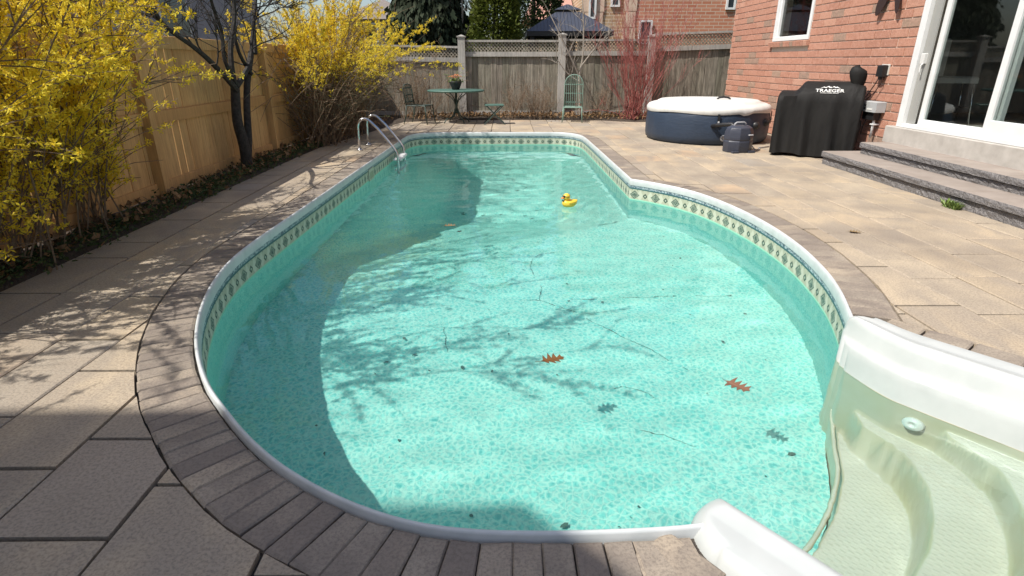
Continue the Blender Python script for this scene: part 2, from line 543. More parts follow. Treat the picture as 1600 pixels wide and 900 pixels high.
for f in res[2]:
    if inside(sum((res[0][i] for i in f), Vector((0, 0))) / 3, WP):
        try: bm.faces.new([bv[i] for i in f])
        except ValueError: pass
bmesh.ops.delete(bm, geom=[v for v in bm.verts if not v.link_faces], context='VERTS')
bmesh.ops.recalc_face_normals(bm, faces=bm.faces)
for f in bm.faces:
    if f.normal.z < 0: f.normal_flip()
def water_material():
    m = NT("pool_water")
    t = m.t
    t.nodes.remove(m.b)
    gl = m.n("BsdfGlass"); gl.inputs["Roughness"].default_value = 0.0; gl.inputs["IOR"].default_value = 1.33; gl.inputs["Color"].default_value = (.88, .99, .98, 1)
    p = m.pos()
    n1 = m.noise(8, 3, .55, p, .4)
    bmp = m.n("Bump"); bmp.inputs["Strength"].default_value = .06; bmp.inputs["Distance"].default_value = .02
    m.l(n1, bmp.inputs["Height"]); m.l(bmp.outputs[0], gl.inputs["Normal"])
    m.l(gl.outputs[0], m.out.inputs["Surface"])
    return m.mat
for f in bm.faces: f.smooth = True
me = bpy.data.meshes.new("water"); bm.to_mesh(me); bm.free()
me.materials.append(water_material())
water = link_mesh("water", me)
water["kind"] = "structure"
water.cycles.is_caustics_caster = True
for o in (liner_wall, liner_floor, stair): o.cycles.is_caustics_receiver = True

# ------------------------------------------------------------------ ground, patio, borders
M_soil = noisy("garden_soil", (.030, .022, .016), (.075, .055, .038), 14, .95, .8, 40, .03)
M_lawn = noisy("neighbour_lawn", (.05, .075, .02), (.09, .10, .035), 3, .95, .5, 60, .03)
M_sand = noisy("joint_sand", (.040, .034, .028), (.075, .062, .05), 40, .95, .3, 150, .004)

def slab_material(name, stops, darker, streak):
    m = NT(name)
    p = m.pos(); oc = m.objc()
    r = m.rnd()
    base = m.ramp(r, stops)
    off = m.n("VectorMath", operation='ADD'); m.l(p, off.inputs[0])
    cm = m.n("CombineXYZ"); m.l(m.val(r, 'MULTIPLY', 37.), cm.inputs[0]); m.l(m.val(r, 'MULTIPLY', 61.), cm.inputs[1]); m.l(cm.outputs[0], off.inputs[1])
    n1 = m.noise(3.2, 4, .6, m.scaled(off.outputs[0], (1., streak, 1.)), .5)
    col = m.mix(m.ramp(n1, [(.36, 0.), (.62, .95)]), base, darker)
    n2 = m.noise(95, 4, .75, p)
    col = m.mix(m.ramp(n2, [(.36, .5), (.56, 0.)]), col, (.12, .10, .085))
    n4 = m.noise(1.1, 4, .6, p)
    col = m.mix(m.ramp(n4, [(.46, 0.), (.70, .5)]), col, (.16, .135, .115))
    n3 = m.noise(26, 4, .6, off.outputs[0])
    m.bump(m.val(n3, 'ADD', m.val(n2, 'MULTIPLY', .45)), .5, .006)
    return m.fin(col, .82, spec=.25)
M_slab = slab_material("patio_slab_stone", [(0., (.41, .335, .24)), (.25, (.50, .405, .285)), (.5, (.43, .365, .275)), (.7, (.53, .41, .265)), (.85, (.31, .285, .25)), (1., (.56, .40, .25))], (.35, .295, .23), .55)
M_cob = slab_material("border_cobble_stone", [(0., (.25, .21, .175)), (.3, (.38, .32, .25)), (.65, (.31, .27, .22)), (1., (.45, .37, .275))], (.22, .185, .155), 1.)

ground = MB()
gx = [-160, -2.0, 2.3, 160]
# one sheet to the horizon with an opening for the pool basin
ground.add([(-160, -60, -.06), (160, -60, -.06), (160, 300, -.06), (-160, 300, -.06),
            (-2.02, 1.0, -.06), (2.9, 1.0, -.06), (2.9, 11.1, -.06), (-2.02, 11.1, -.06)],
           [(0, 1, 5, 4), (1, 2, 6, 5), (2, 3, 7, 6), (3, 0, 4, 7)])
# basin sides of earth below the patio so that no light leaks in
tag(ground.build("ground", M_lawn), kind="structure")
mb = MB()
mb.add([(-2.02, .1, -.062), (2.9, .1, -.062), (2.9, 11.1, -.062), (-2.02, 11.1, -.062), (-2.02, .1, -2.7), (2.9, .1, -2.7), (2.9, 11.1, -2.7), (-2.02, 11.1, -2.7)],
       [(0, 4, 5, 1), (1, 5, 6, 2), (2, 6, 7, 3), (3, 7, 4, 0), (4, 7, 6, 5)])
tag(mb.build("pool_excavation", M_soil), kind="structure")

STAIR_OUT = [st2w(s, w) for s, w in [(-.16, .97), (-.05, 1.0), (1.66, .96), (1.66, -.96), (.3, -.96), (.12, -.93)]]
STAIR_HOLE = [st2w(s, w) for s, w in [(-.16, 1.12), (1.9, 1.16), (1.9, -1.16), (.05, -1.16)]]
RINGW = .235
ring_out = offset(COP, -RINGW)
bed = [( -2.95, -2.), (-2.95, 5.0), (-2.93, 8.2), (-2.90, 9.2), (-2.62, 10.8), (-2.42, 12.2), (-2.25, 13.05), (-1.2, 13.42), (.9, 13.45), (2.1, 13.35), (2.75, 12.98), (3.6, 13.0), (4.85, 13.05)]
PATIO = [Vector(p) for p in [(4.84, -2.)] + [(4.84, 13.05)] + bed[::-1][1:]]
hole_clean = [p for i, p in enumerate(ring_out) if i % 2 == 0]
HOLE = hole_clean + [st2w(.2, -.9), st2w(-.1, .9)]

patio = MB()
# bedding sheet: patio outline minus pool, triangulated
ptsb = [Vector((p.x, p.y)) for p in PATIO]; na = len(ptsb)
copo = offset(COP, .008)
ho = [Vector((p.x, p.y)) for p in copo] + [st2w(.3, -.72), st2w(1.2, -.8), st2w(1.2, .8), st2w(.1, .8)]
ptsb += ho
eb = [(i, (i + 1) % na) for i in range(na)] + [(na + i, na + (i + 1) % len(ho)) for i in range(len(ho))]
rs_ = geometry.delaunay_2d_cdt(ptsb, eb, [], 0, 1e-5)
fb = []
for f in rs_[2]:
    c_ = sum((rs_[0][i] for i in f), Vector((0, 0))) / 3
    if inside(c_, PATIO) and not inside(c_, ho): fb.append(f)
patio.add([(p.x, p.y, -.022) for p in rs_[0]], fb)
patio_o = tag(patio.build("patio", M_sand), kind="structure")

def cut_slab(poly, z, name, mat, parent, gap=0.):
    """slab polygon with the pool and stair areas taken out, and trimmed to the patio outline"""
    ins = [inside(q, HOLE) or inside(q, STAIR_HOLE) for q in poly]
    inb = [inside(q, PATIO) for q in poly]
    near = False
    if not any(ins) and all(inb):
        xs = [q[0] for q in poly]; ys = [q[1] for q in poly]
        near = any(min(xs) < h.x < max(xs) and min(ys) < h.y < max(ys) for h in HOLE + STAIR_HOLE)
    if not any(ins) and all(inb) and not near:
        mb = MB()
        cx = sum(q[0] for q in poly) / 4; cy = sum(q[1] for q in poly) / 4
        a = [(q[0] - cx, q[1] - cy) for q in poly]
        c = .007
        zz = [z + R.uniform(-.0022, .0022) for _ in a]
        b = [(x - math.copysign(c, x), y - math.copysign(c, y)) for x, y in a]
        mb.add([(x, y, -.03) for x, y in a] + [(x, y, zz[i] - .005) for i, (x, y) in enumerate(a)] + [(x, y, zz[i]) for i, (x, y) in enumerate(b)],
               [(8, 9, 10, 11)] + [(k + i, k + (i + 1) % 4, k + 4 + (i + 1) % 4, k + 4 + i) for k in (0, 4) for i in range(4)])
        o = mb.build(name, mat, parent); o.location = (cx, cy, 0)
        return o
    if all(ins) or not any(inb): return None
    v = [Vector(q) for q in poly]; e = [(i, (i + 1) % len(poly)) for i in range(len(poly))]
    for loop in (HOLE, STAIR_HOLE, PATIO):
        b0 = len(v); v += [Vector((q.x, q.y)) for q in loop]
        e += [(b0 + i, b0 + (i + 1) % len(loop)) for i in range(len(loop))]
    r = geometry.delaunay_2d_cdt(v, e, [], 0, 1e-5)
    keep = []
    for f in r[2]:
        cc = sum((r[0][i] for i in f), Vector((0, 0))) / 3
        if inside(cc, poly) and inside(cc, PATIO) and not inside(cc, HOLE) and not inside(cc, STAIR_HOLE): keep.append(f)
    if not keep: return None
    area = sum(abs((r[0][f[1]] - r[0][f[0]]).cross(r[0][f[2]] - r[0][f[0]])) / 2 for f in keep)
    if area < .0008: return None
    used = sorted({i for f in keep for i in f}); mp = {i: k for k, i in enumerate(used)}
    cx = sum(r[0][i].x for i in used) / len(used); cy = sum(r[0][i].y for i in used) / len(used)
    # shrink slightly for the joint
    def P(i):
        q = r[0][i]; d = Vector((q.x - cx, q.y - cy)); L = d.length
        d = d * (max(0., L - .005) / L) if L > 1e-6 else d
        return d
    cnt = {}
    for f in keep:
        for a, b in zip(f, f[1:] + f[:1]):
            cnt[(min(a, b), max(a, b))] = cnt.get((min(a, b), max(a, b)), 0) + 1
    mb = MB(); n = len(used)
    mb.add([(*P(i), z) for i in used] + [(*P(i), -.03) for i in used], [tuple(mp[i] for i in f) for f in keep])
    for f in keep:
        for a, b in zip(f, f[1:] + f[:1]):
            if cnt[(min(a, b), max(a, b))] == 1:
                mb.f.append((mp[b], mp[a], n + mp[a], n + mp[b])); mb.m.append(0)
    o = mb.build(name, mat, parent); o.location = (cx, cy, 0)
    return o

# random-length courses along Y
x = -2.955
courses = []
wl_ = [.37, .42, .37, .30, .45]
while x < 4.84:
    w = R.choice(wl_)
    if x + w > 4.7: w = 4.845 - x
    courses.append((x, x + w)); x += w
nslab = 0
for (x0, x1) in courses:
    y = .28 - R.uniform(0, .5)
    while y < 13.5:
        L = R.choice([.36, .46, .54, .56, .64, .78])
        g_ = .0045
        poly = [(x0 + g_, y + g_), (x1 - g_, y + g_), (x1 - g_, y + L - g_), (x0 + g_, y + L - g_)]
        y += L
        if x1 > 4.10 and y - L < 7.5 and x0 > 3.9: continue        # under the steps
        if cut_slab(poly, 0., "paver", M_slab, patio_o): nslab += 1

# soldier course of cobbles round the coping
ringm = MB()
ro = offset(COP, -RINGW); ri = offset(COP, -.004)
border = tag(empty("pool_border", (0, 1.0, 0)), kind="structure")
arc = [0.]
for p, q in zip(COP, COP[1:]): arc.append(arc[-1] + (q - p).length)
def at_arc(L, t):
    if t >= arc[-1]: return L[-1]
    lo, hi = 0, len(arc) - 1
    while hi - lo > 1:
        mid = (lo + hi) // 2
        if arc[mid] <= t: lo = mid
        else: hi = mid
    f = (t - arc[lo]) / (arc[hi] - arc[lo])
    return L[lo].lerp(L[hi], f)
t = .12; ncob = 0
def cobble(corners, z, parent):
    cx = sum(q[0] for q in corners) / 4; cy = sum(q[1] for q in corners) / 4
    mb = MB()
    a = [Vector((q[0] - cx, q[1] - cy)) for q in corners]
    def sh(q, k): return q * (1 - k / max(q.length, 1e-6))
    j = [Vector((R.uniform(-.003, .003), R.uniform(-.003, .003))) for _ in a]
    a = [sh(q, .006) + jj for q, jj in zip(a, j)]
    b = [sh(q, .012) for q in a]
    zz = [z + R.uniform(-.003, .003) for _ in a]
    mb.add([(q.x, q.y, -.03) for q in a] + [(q.x, q.y, zz[i] - .006) for i, q in enumerate(a)] + [(q.x, q.y, zz[i]) for i, q in enumerate(b)],
           [(8, 9, 10, 11)] + [(k + i, k + (i + 1) % 4, k + 4 + (i + 1) % 4, k + 4 + i) for k in (0, 4) for i in range(4)])
    o = mb.build("border_paver", M_cob, parent); o.location = (cx, cy - parent.location.y, 0)
    return o
tk = arc[KINK]
while t < arc[-1] - .02:
    w = R.choice([.08, .085, .09]) if (t > arc[-1] - 6.3) else R.choice([.11, .13, .14])
    t2 = min(t + w, arc[-1])
    c4 = [at_arc(ri, t), at_arc(ro, t), at_arc(ro, t2), at_arc(ri, t2)]
    t = t2
    if abs(t - tk) < .16: continue
    m_ = (c4[1] + c4[2]) / 2
    if inside(m_, STAIR_OUT) or inside((c4[0] + c4[3]) / 2, STAIR_OUT): continue
    cobble(c4, .001, border); ncob += 1
# filler at the inner corner where the two runs meet
kc = COP[KINK]
cobble([(kc.x + .006, kc.y - .005 + .01), (kc.x + .24, kc.y - .10), (kc.x + .27, kc.y + .12), (kc.x + .01, kc.y + .16)][::1], .001, border)
# cobbles along the stair flanks
for sgn, sstart in ((1, -.05), (-1, .14)):
    s = sstart
    while s < 1.7:
        w = R.choice([.15, .17, .2])
        c4 = [st2w(s, sgn * .965), st2w(s + w, sgn * .965), st2w(s + w, sgn * 1.15), st2w(s, sgn * 1.15)]
        s += w
        if sgn < 0: c4 = c4[::-1]
        c4 = c4 if sgn < 0 else c4
        cobble([tuple(q) for q in c4[::-1]], .0, border); ncob += 1
print("slabs", nslab, "cobbles", ncob)

# planting beds
mb = MB()
bb = [Vector(p) for p in bed]
outer = [(-3.6, -2.)] + [(-3.6, 14.35)] + [(4.84, 14.35)]
polyb = [Vector(q) for q in outer] + bb[::-1]
rb = geometry.delaunay_2d_cdt([Vector(q) for q in polyb] + [Vector((R.uniform(-3.6, 4.8), R.uniform(-2, 14.3))) for _ in range(1500)], [(i, (i + 1) % len(polyb)) for i in range(len(polyb))], [], 0, 1e-5)
fs = [f for f in rb[2] if inside(sum((rb[0][i] for i in f), Vector((0, 0))) / 3, polyb)]
mb.add([(q.x, q.y, -.012 + (R.uniform(0, .06) if i >= len(polyb) else 0)) for i, q in enumerate(rb[0])], fs)
tag(mb.build("planting_bed", M_soil, smooth=True), kind="structure")
# ------------------------------------------------------------------ fences
def wood_material(name, stops, grain, gdark):
    m = NT(name)
    p = m.pos(); r = m.rnd()
    base = m.ramp(r, stops)
    off = m.n("VectorMath", operation='ADD'); m.l(m.scaled(p, (16., 16., 1.1)), off.inputs[0])
    cm = m.n("CombineXYZ"); m.l(m.val(r, 'MULTIPLY', 53.), cm.inputs[2]); m.l(m.val(r, 'MULTIPLY', 31.), cm.inputs[0]); m.l(cm.outputs[0], off.inputs[1])
    g = m.noise(2.2, 5, .65, off.outputs[0], .8)
    col = m.mix(m.ramp(g, [(.38, grain), (.62, 0.)]), base, gdark)
    st_ = m.noise(2.4, 4, .6, p)
    col = m.mix(m.ramp(st_, [(.48, 0.), (.78, .45)]), col, gdark)
    m.bump(g, .35, .004)
    return m.fin(col, .85, spec=.2)
M_cedar = wood_material("stained_cedar_boards", [(0., (.62, .385, .165)), (.5, (.70, .455, .205)), (1., (.55, .32, .13))], .5, (.34, .20, .09))
M_grey = wood_material("weathered_grey_boards", [(0., (.25, .225, .18)), (.35, (.34, .305, .25)), (.7, (.22, .21, .16)), (1., (.30, .26, .215))], .7, (.10, .09, .07))
M_greyrail = wood_material("weathered_grey_rails", [(0., (.36, .345, .315)), (1., (.43, .41, .375))], .45, (.19, .18, .165))

fl_o = tag(empty("board_fence", (-3.4, 4, 0)), "tan stained close-board fence running along the left planting bed", "fence")
def P4(o, e):
    o.parent = e; o.matrix_parent_inverse = Matrix.Translation(-Vector(e.location)); return o
board = MB(); board.cbox(-.011, .011, -.068, .068, .03, 1.475, .003); bme = board.mesh("board"); bme.materials.append(M_cedar)
y = .5
while y < 14.1:
    o = link_mesh("board", bme); o.location = (-3.40 + R.uniform(-.004, .004), y, R.uniform(-.008, .008)); o.scale = (1, R.choice([.94, .955, .97, .985, .99, 1.0]), 1)
    P4(o, fl_o)
    y += .1395
for yy in (.4, 2.9, 5.55, 8.45, 11.2, 13.9):
    mb = MB(); mb.cbox(-3.385, -3.295, yy - .045, yy + .045, 0, 1.42, .006); P4(mb.build("post", M_cedar), fl_o)
ys = [.4, 2.9, 5.55, 8.45, 11.2, 13.9]
for a, b in zip(ys, ys[1:]):
    for z0, z1, t in ((.685, .80, .028), (.04, .15, .028), (1.36, 1.475, .028)):
        mb = MB(); mb.cbox(-3.388, -3.388 + t, a + .047, b - .047, z0, z1, .004); P4(mb.build("rail", M_cedar), fl_o)

FY = 14.2
fb_o = tag(empty("lattice_top_fence", (1.2, FY, 0)), "weathered grey plank fence with lattice top across the back", "fence")
bays = [(-3.35, -1.115, 1.605, 1.36, -.02), (-.945, 1.175, 1.69, 1.44, 0), (1.345, 3.25, 1.71, 1.46, .0), (3.36, 5.15, 1.83, 1.545, .035)]
for bi, (x0, x1, zt, zr, sl) in enumerate(bays):
    def zz(x): return sl * (x - x0)
    bw = .135
    n = int((x1 - x0) / bw); bw = (x1 - x0) / n
    for i in range(n):
        xa = x0 + i * bw
        mb = MB(); mb.cbox(xa + .002, xa + bw - .002, FY - .012 + (i % 2) * .004 + R.uniform(-.002, .002), FY + .012, R.uniform(.0, .04), zr - .05 + zz(xa), .003)
        P4(mb.build("plank", M_grey), fb_o)
    for z0, z1, d in ((zr - .10, zr, .05), (zt - .045, zt, .045), (.06, .15, .03)):
        mb = MB(); 
        q0, q1 = zz(x0), zz(x1)
        y0, y1 = FY - .016 - d, FY - .016
        mb.add([(x0, y0, z0 + q0), (x1, y0, z0 + q1), (x1, y1, z0 + q1), (x0, y1, z0 + q0), (x0, y0, z1 + q0), (x1, y0, z1 + q1), (x1, y1, z1 + q1), (x0, y1, z1 + q0)],
               [(3, 2, 1, 0), (4, 5, 6, 7), (0, 1, 5, 4), (1, 2, 6, 5), (2, 3, 7, 6), (3, 0, 4, 7)])
        P4(mb.build("rail", M_greyrail), fb_o)
    mb = MB()
    zb = zr - .005; ztop = zt - .04; hh = ztop - zb
    k = x0 - hh
    while k < x1:
        for dirn in (1, -1):
            xa, xb = (k, k + hh)
            za, zb_ = (0, hh) if dirn > 0 else (hh, 0)
            if xa < x0: f = (x0 - xa) / (xb - xa); za = za + (zb_ - za) * f; xa = x0
            if xb > x1: f = (x1 - xa) / (xb - xa); zb_ = za + (zb_ - za) * f; xb = x1
            if xb - xa < .01: continue
            yy = FY - .030 + (.007 if dirn > 0 else 0)
            hw = .016
            mb.add([(xa, yy, zb + za - hw + zz(xa)), (xb, yy, zb + zb_ - hw + zz(xb)), (xb, yy, zb + zb_ + hw + zz(xb)), (xa, yy, zb + za + hw + zz(xa)),
                    (xa, yy + .006, zb + za - hw + zz(xa)), (xb, yy + .006, zb + zb_ - hw + zz(xb)), (xb, yy + .006, zb + zb_ + hw + zz(xb)), (xa, yy + .006, zb + za + hw + zz(xa))],
                   [(0, 1, 2, 3), (7, 6, 5, 4), (0, 4, 5, 1), (3, 2, 6, 7)])
        k += .078
    tag(P4(mb.build("lattice", M_grey), fb_o), kind="stuff")
for xp, zt in ((-1.03, 1.79), (1.26, 1.83), (3.305, 1.80), (-3.28, 1.62)):
    mb = MB(); mb.cbox(xp - .08, xp + .08, FY - .16, FY + .0, 0, zt - .05, .006)
    o = P4(mb.build("post", M_greyrail), fb_o)
    mb = MB(); mb.box(xp - .1, xp + .1, FY - .18, FY + .02, zt - .05, zt - .02); mb.add([(xp - .085, FY - .165, zt - .02), (xp + .085, FY - .165, zt - .02), (xp + .085, FY + .005, zt - .02), (xp - .085, FY + .005, zt - .02), (xp, FY - .08, zt + .01)], [(0, 1, 4), (1, 2, 4), (2, 3, 4), (3, 0, 4)])
    c_ = mb.build("post_cap", M_greyrail, o)

# ------------------------------------------------------------------ brick house on the right (wall plane X = 4.85)
WX = 4.85
def brick_material():
    m = NT("red_clay_brick")
    p = m.pos(); r = m.rnd()
    base = m.ramp(r, [(0., (.37, .175, .12)), (.3, (.45, .225, .155)), (.6, (.39, .185, .125)), (.915, (.49, .27, .19)), (.93, (.26, .19, .145)), (1., (.31, .22, .16))])
    n1 = m.noise(30, 4, .7, p)
    col = m.mix(m.ramp(n1, [(.4, 0.), (.7, .5)]), base, (.58, .34, .26))
    col = m.mix(m.ramp(m.noise(75, 3, .7, p), [(.36, .45), (.5, 0.)]), col, (.16, .07, .05))
    m.bump(n1, .6, .006)
    return m.fin(col, .85, spec=.2)
M_brick = brick_material()
M_mortar = noisy("brick_mortar", (.52, .42, .34), (.62, .52, .43), 30, .95, .3, 120, .003)
# the far rows: same brick as one mesh, colour from cell noise
def brick_far_material():
    m = NT("red_clay_brick_far")
    p = m.pos()
    sp = m.n("SeparateXYZ"); m.l(p, sp.inputs[0])
    row = m.val(m.val(sp.outputs[2], 'DIVIDE', .108), 'FLOOR')
    col_ = m.val(m.val(m.val(sp.outputs[1], 'DIVIDE', .345), 'ADD', m.val(m.val(row, 'MODULO', 2.), 'MULTIPLY', .5)), 'FLOOR')
    cm = m.n("CombineXYZ"); m.l(row, cm.inputs[0]); m.l(col_, cm.inputs[1])
    wn_ = m.n("TexWhiteNoise"); m.l(cm.outputs[0], wn_.inputs["Vector"])
    base = m.ramp(wn_.outputs[0], [(0., (.37, .175, .12)), (.3, (.45, .225, .155)), (.6, (.39, .185, .125)), (.915, (.49, .27, .19)), (.93, (.26, .19, .145)), (1., (.31, .22, .16))])
    n1 = m.noise(30, 4, .7, p)
    col = m.mix(m.ramp(n1, [(.4, 0.), (.7, .5)]), base, (.58, .34, .26))
    m.bump(n1, .6, .006)
    return m.fin(col, .85, spec=.2)
M_brickfar = brick_far_material()

house = tag(empty("brick_house", (WX, 8, 0)), "red brick house with white sliding patio door and small window on the right", "house")
DOOR = (4.2, 7.27, .50, 2.55)        # y0, y1, z0, z1 of the door opening
WIN = (9.98, 11.32, 1.575, 2.62)
Y0W, Y1W, ZTW = 2.0, 13.42, 3.0
wall = MB()
def wall_rect(y0, y1, z0, z1):
    if y1 - y0 > .001 and z1 - z0 > .001:
        wall.box(WX + .012, WX + .26, y0, y1, z0, z1)
# mortar wall with openings
wall_rect(Y0W, DOOR[0], 0, ZTW); wall_rect(DOOR[0], DOOR[1], 0, DOOR[2] - .2); wall_rect(DOOR[0], DOOR[1], DOOR[3], ZTW)
wall_rect(DOOR[1], WIN[0], 0, ZTW); wall_rect(WIN[0], WIN[1], 0, WIN[2] - .02); wall_rect(WIN[0], WIN[1], WIN[3], ZTW); wall_rect(WIN[1], Y1W, 0, ZTW)
wall_o = P4(wall.build("wall", M_mortar), house)
BH, BL, GJ = .108, .345, .014
bricks = []
row = 0
z = .0
SILL_Z = (DOOR[2] - .20, DOOR[2] - .02)
while z < 2.75:
    y = Y0W - (BL / 2 if row % 2 else 0)
    while y < Y1W:
        a, b = max(y, Y0W), min(y + BL, Y1W)
        segs = [(a, b)]
        for (o0, o1, q0, q1) in ((DOOR[0] - .02, DOOR[1] + .012, DOOR[2] - .22, DOOR[3] + .02), (WIN[0] - .005, WIN[1] + .005, WIN[2] - .095, WIN[3] + .01)):
            if z + BH > q0 + .02 and z < q1 - .02:
                ns = []
                for (u, v) in segs:
                    if v <= o0 or u >= o1: ns.append((u, v))
                    else:
                        if u < o0: ns.append((u, o0))
                        if v > o1: ns.append((o1, v))
                segs = ns
        for (u, v) in segs:
            if v - u > .04: bricks.append((u, v, z, min(z + BH, 2.75)))
        y += BL
    z += BH; row += 1
# the ones that show largest become single bricks
def seen(b):
    u, v, z0, z1 = b
    ym = (u + v) / 2; zm = (z0 + z1) / 2
    if zm > 2.25 or ym < 7.2 or (zm < .45 and 7.9 < ym < 8.8) or zm < .2 or (zm < .55 and ym < 11.2 and ym > 9.3): return 0
    return 1 / ym
bricks.sort(key=seen, reverse=True)
me_cache = {}
far = MB()
for i, (u, v, z0, z1) in enumerate(bricks):
    if i < 300 and seen((u, v, z0, z1)) > 0:
        L = round(v - u, 2); h = round(z1 - z0, 3)
        if (L, h) not in me_cache:
            mb = MB(); Mb = Matrix.Rotation(rad(-90), 4, 'Y')
            mb.cbox(-h / 2 + GJ / 2, h / 2 - GJ / 2, -L / 2 + GJ / 2, L / 2 - GJ / 2, -.03, .0, .004, Mb)
            me = mb.mesh("brick"); me.materials.append(M_brick); me_cache[(L, h)] = me
        o = link_mesh("brick", me_cache[(L, h)]); o.location = (WX + R.uniform(-.002, .002), (u + v) / 2, (z0 + z1) / 2)
        P4(o, wall_o) if False else None
        o.parent = wall_o; o.matrix_parent_inverse = Matrix.Identity(4)
    else:
        far.box(WX + R.uniform(-.002, .002), WX + .03, u + GJ / 2, v - GJ / 2, z0 + GJ / 2, z1 - GJ / 2)
fo = far.build("brick_courses", M_brickfar, wall_o); fo.matrix_parent_inverse = Matrix.Identity(4); fo["kind"] = "stuff"
# wall_o keeps a parent-inverse that cancels the house location
# ---- roof over it (out of frame) and room behind the glass
M_white = noisy("white_vinyl_frame", (.72, .73, .72), (.66, .67, .66), 8, .4, 0)
M_glass = NT("window_glass")
_t = M_glass.t; _t.nodes.remove(M_glass.b)
_tr = M_glass.n("BsdfTransparent"); _tr.inputs[0].default_value = (.80, .84, .83, 1)
_gl = M_glass.n("BsdfGlossy"); _gl.inputs["Roughness"].default_value = .02
_fr = M_glass.n("LayerWeight"); _fr.inputs[0].default_value = .5      # facing term, same from both sides
_sch = M_glass.val(M_glass.val(M_glass.val(_fr.outputs["Facing"], 'POWER', 5.), 'MULTIPLY', .9), 'ADD', .07, clamp=True)
_mx = M_glass.n("MixShader"); M_glass.l(_sch, _mx.inputs[0]); M_glass.l(_tr.outputs[0], _mx.inputs[1]); M_glass.l(_gl.outputs[0], _mx.inputs[2])
M_glass.l(_mx.outputs[0], M_glass.out.inputs["Surface"])
M_glass = M_glass.mat
M_conc = noisy("concrete_sill", (.36, .335, .30), (.47, .44, .40), 7, .85, .3, 90, .004)
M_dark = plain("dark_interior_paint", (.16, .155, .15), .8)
M_floor = noisy("interior_floor", (.30, .28, .26), (.40, .38, .36), 3, .4, 0)
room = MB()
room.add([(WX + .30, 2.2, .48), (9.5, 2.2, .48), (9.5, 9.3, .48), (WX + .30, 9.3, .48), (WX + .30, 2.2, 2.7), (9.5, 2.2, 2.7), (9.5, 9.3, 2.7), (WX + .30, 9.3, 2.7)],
         [(4, 5, 6, 7), (1, 2, 6, 5), (2, 3, 7, 6)])            # unseen near wall left off so added daylight brightens the room
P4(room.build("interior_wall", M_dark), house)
mb = MB(); mb.box(WX + .24, 9.5, 2.2, 9.3, .40, .485); P4(mb.build("interior_floor", M_floor), house)
mb = MB(); mb.box(WX + .05, 12., 1.5, 13.3, ZTW + .01, ZTW + .2); P4(mb.build("upper_storey_floor", M_dark), house)
mb = MB(); mb.box(WX + .02, WX + .27, Y0W, Y1W, ZTW + .005, 6.0); mb.box(WX + .27, 11., Y1W - .25, Y1W, 0, 6.0); P4(mb.build("upper_wall", M_mortar), house)

# patio door: jambs, sliding panel frames, panes
door = P4(empty("patio_door_anchor"), house); bpy.data.objects.remove(door)
y0, y1, z0, z1 = DOOR
mb = MB()
mb.cbox(WX - .045, WX + .10, y1 - .10, y1 + .005, z0, z1, .008)          # far jamb
mb.cbox(WX - .040, WX + .10, y0, y0 + .10, z0, z1, .008)
mb.cbox(WX - .043, WX + .10, y0 + .10, y1 - .10, z1 - .10, z1, .008)
mb.cbox(WX - .043, WX + .16, y0 + .10, y1 - .10, z0, z0 + .045, .008)    # threshold
door = P4(mb.build("patio_door", M_white), house)
door["label"] = "white framed sliding glass patio door"
def sash(name, a, b, x, zb, zt, fw, parent, bot):
    mb = MB()
    mb.cbox(x, x + .045, a, a + fw, zb, zt, .005); mb.cbox(x, x + .045, b - fw, b, zb, zt, .005)
    mb.cbox(x + .001, x + .044, a + fw, b - fw, zb, zb + bot, .005); mb.cbox(x + .001, x + .044, a + fw, b - fw, zt - fw, zt, .005)
    f = mb.build(name, M_white, parent)
    mb = MB(); mb.box(x + .018, x + .024, a + fw - .004, b - fw + .004, zb + bot - .004, zt - fw + .004)
    mb.build("pane", M_glass, parent)
    return f
sash("door_sash", 5.86, y1 - .24, WX + .045, z0 + .046, z1 - .101, .075, door, .06)
sash("door_sash", y0 + .12, 5.97, WX - .015, z0 + .046, z1 - .101, .075, door, .15)
mb = MB(); mb.cbox(WX + .0, WX + .02, y1 - .235, y1 - .105, z0 + .046, z1 - .101, .003); mb.build("door_track", plain("grey_track", (.30, .30, .28), .5), door)
mb = MB(); mb.cbox(WX - .035, WX + .0, y1 - .20, y1 - .135, 1.22, 1.33, .006); mb.tube([(WX - .03, y1 - .19, 1.10), (WX - .05, y1 - .19, 1.13), (WX - .05, y1 - .19, 1.2), (WX - .03, y1 - .19, 1.22)], .009)
mb.build("handle", plain("handle_plastic", (.62, .62, .6), .4), door)
# concrete sill
mb = MB(); mb.cbox(WX - .085, WX + .16, y0 - .2, y1 + .14, SILL_Z[0], SILL_Z[1] + .016, .008)
P4(mb.build("door_sill", M_conc), house)
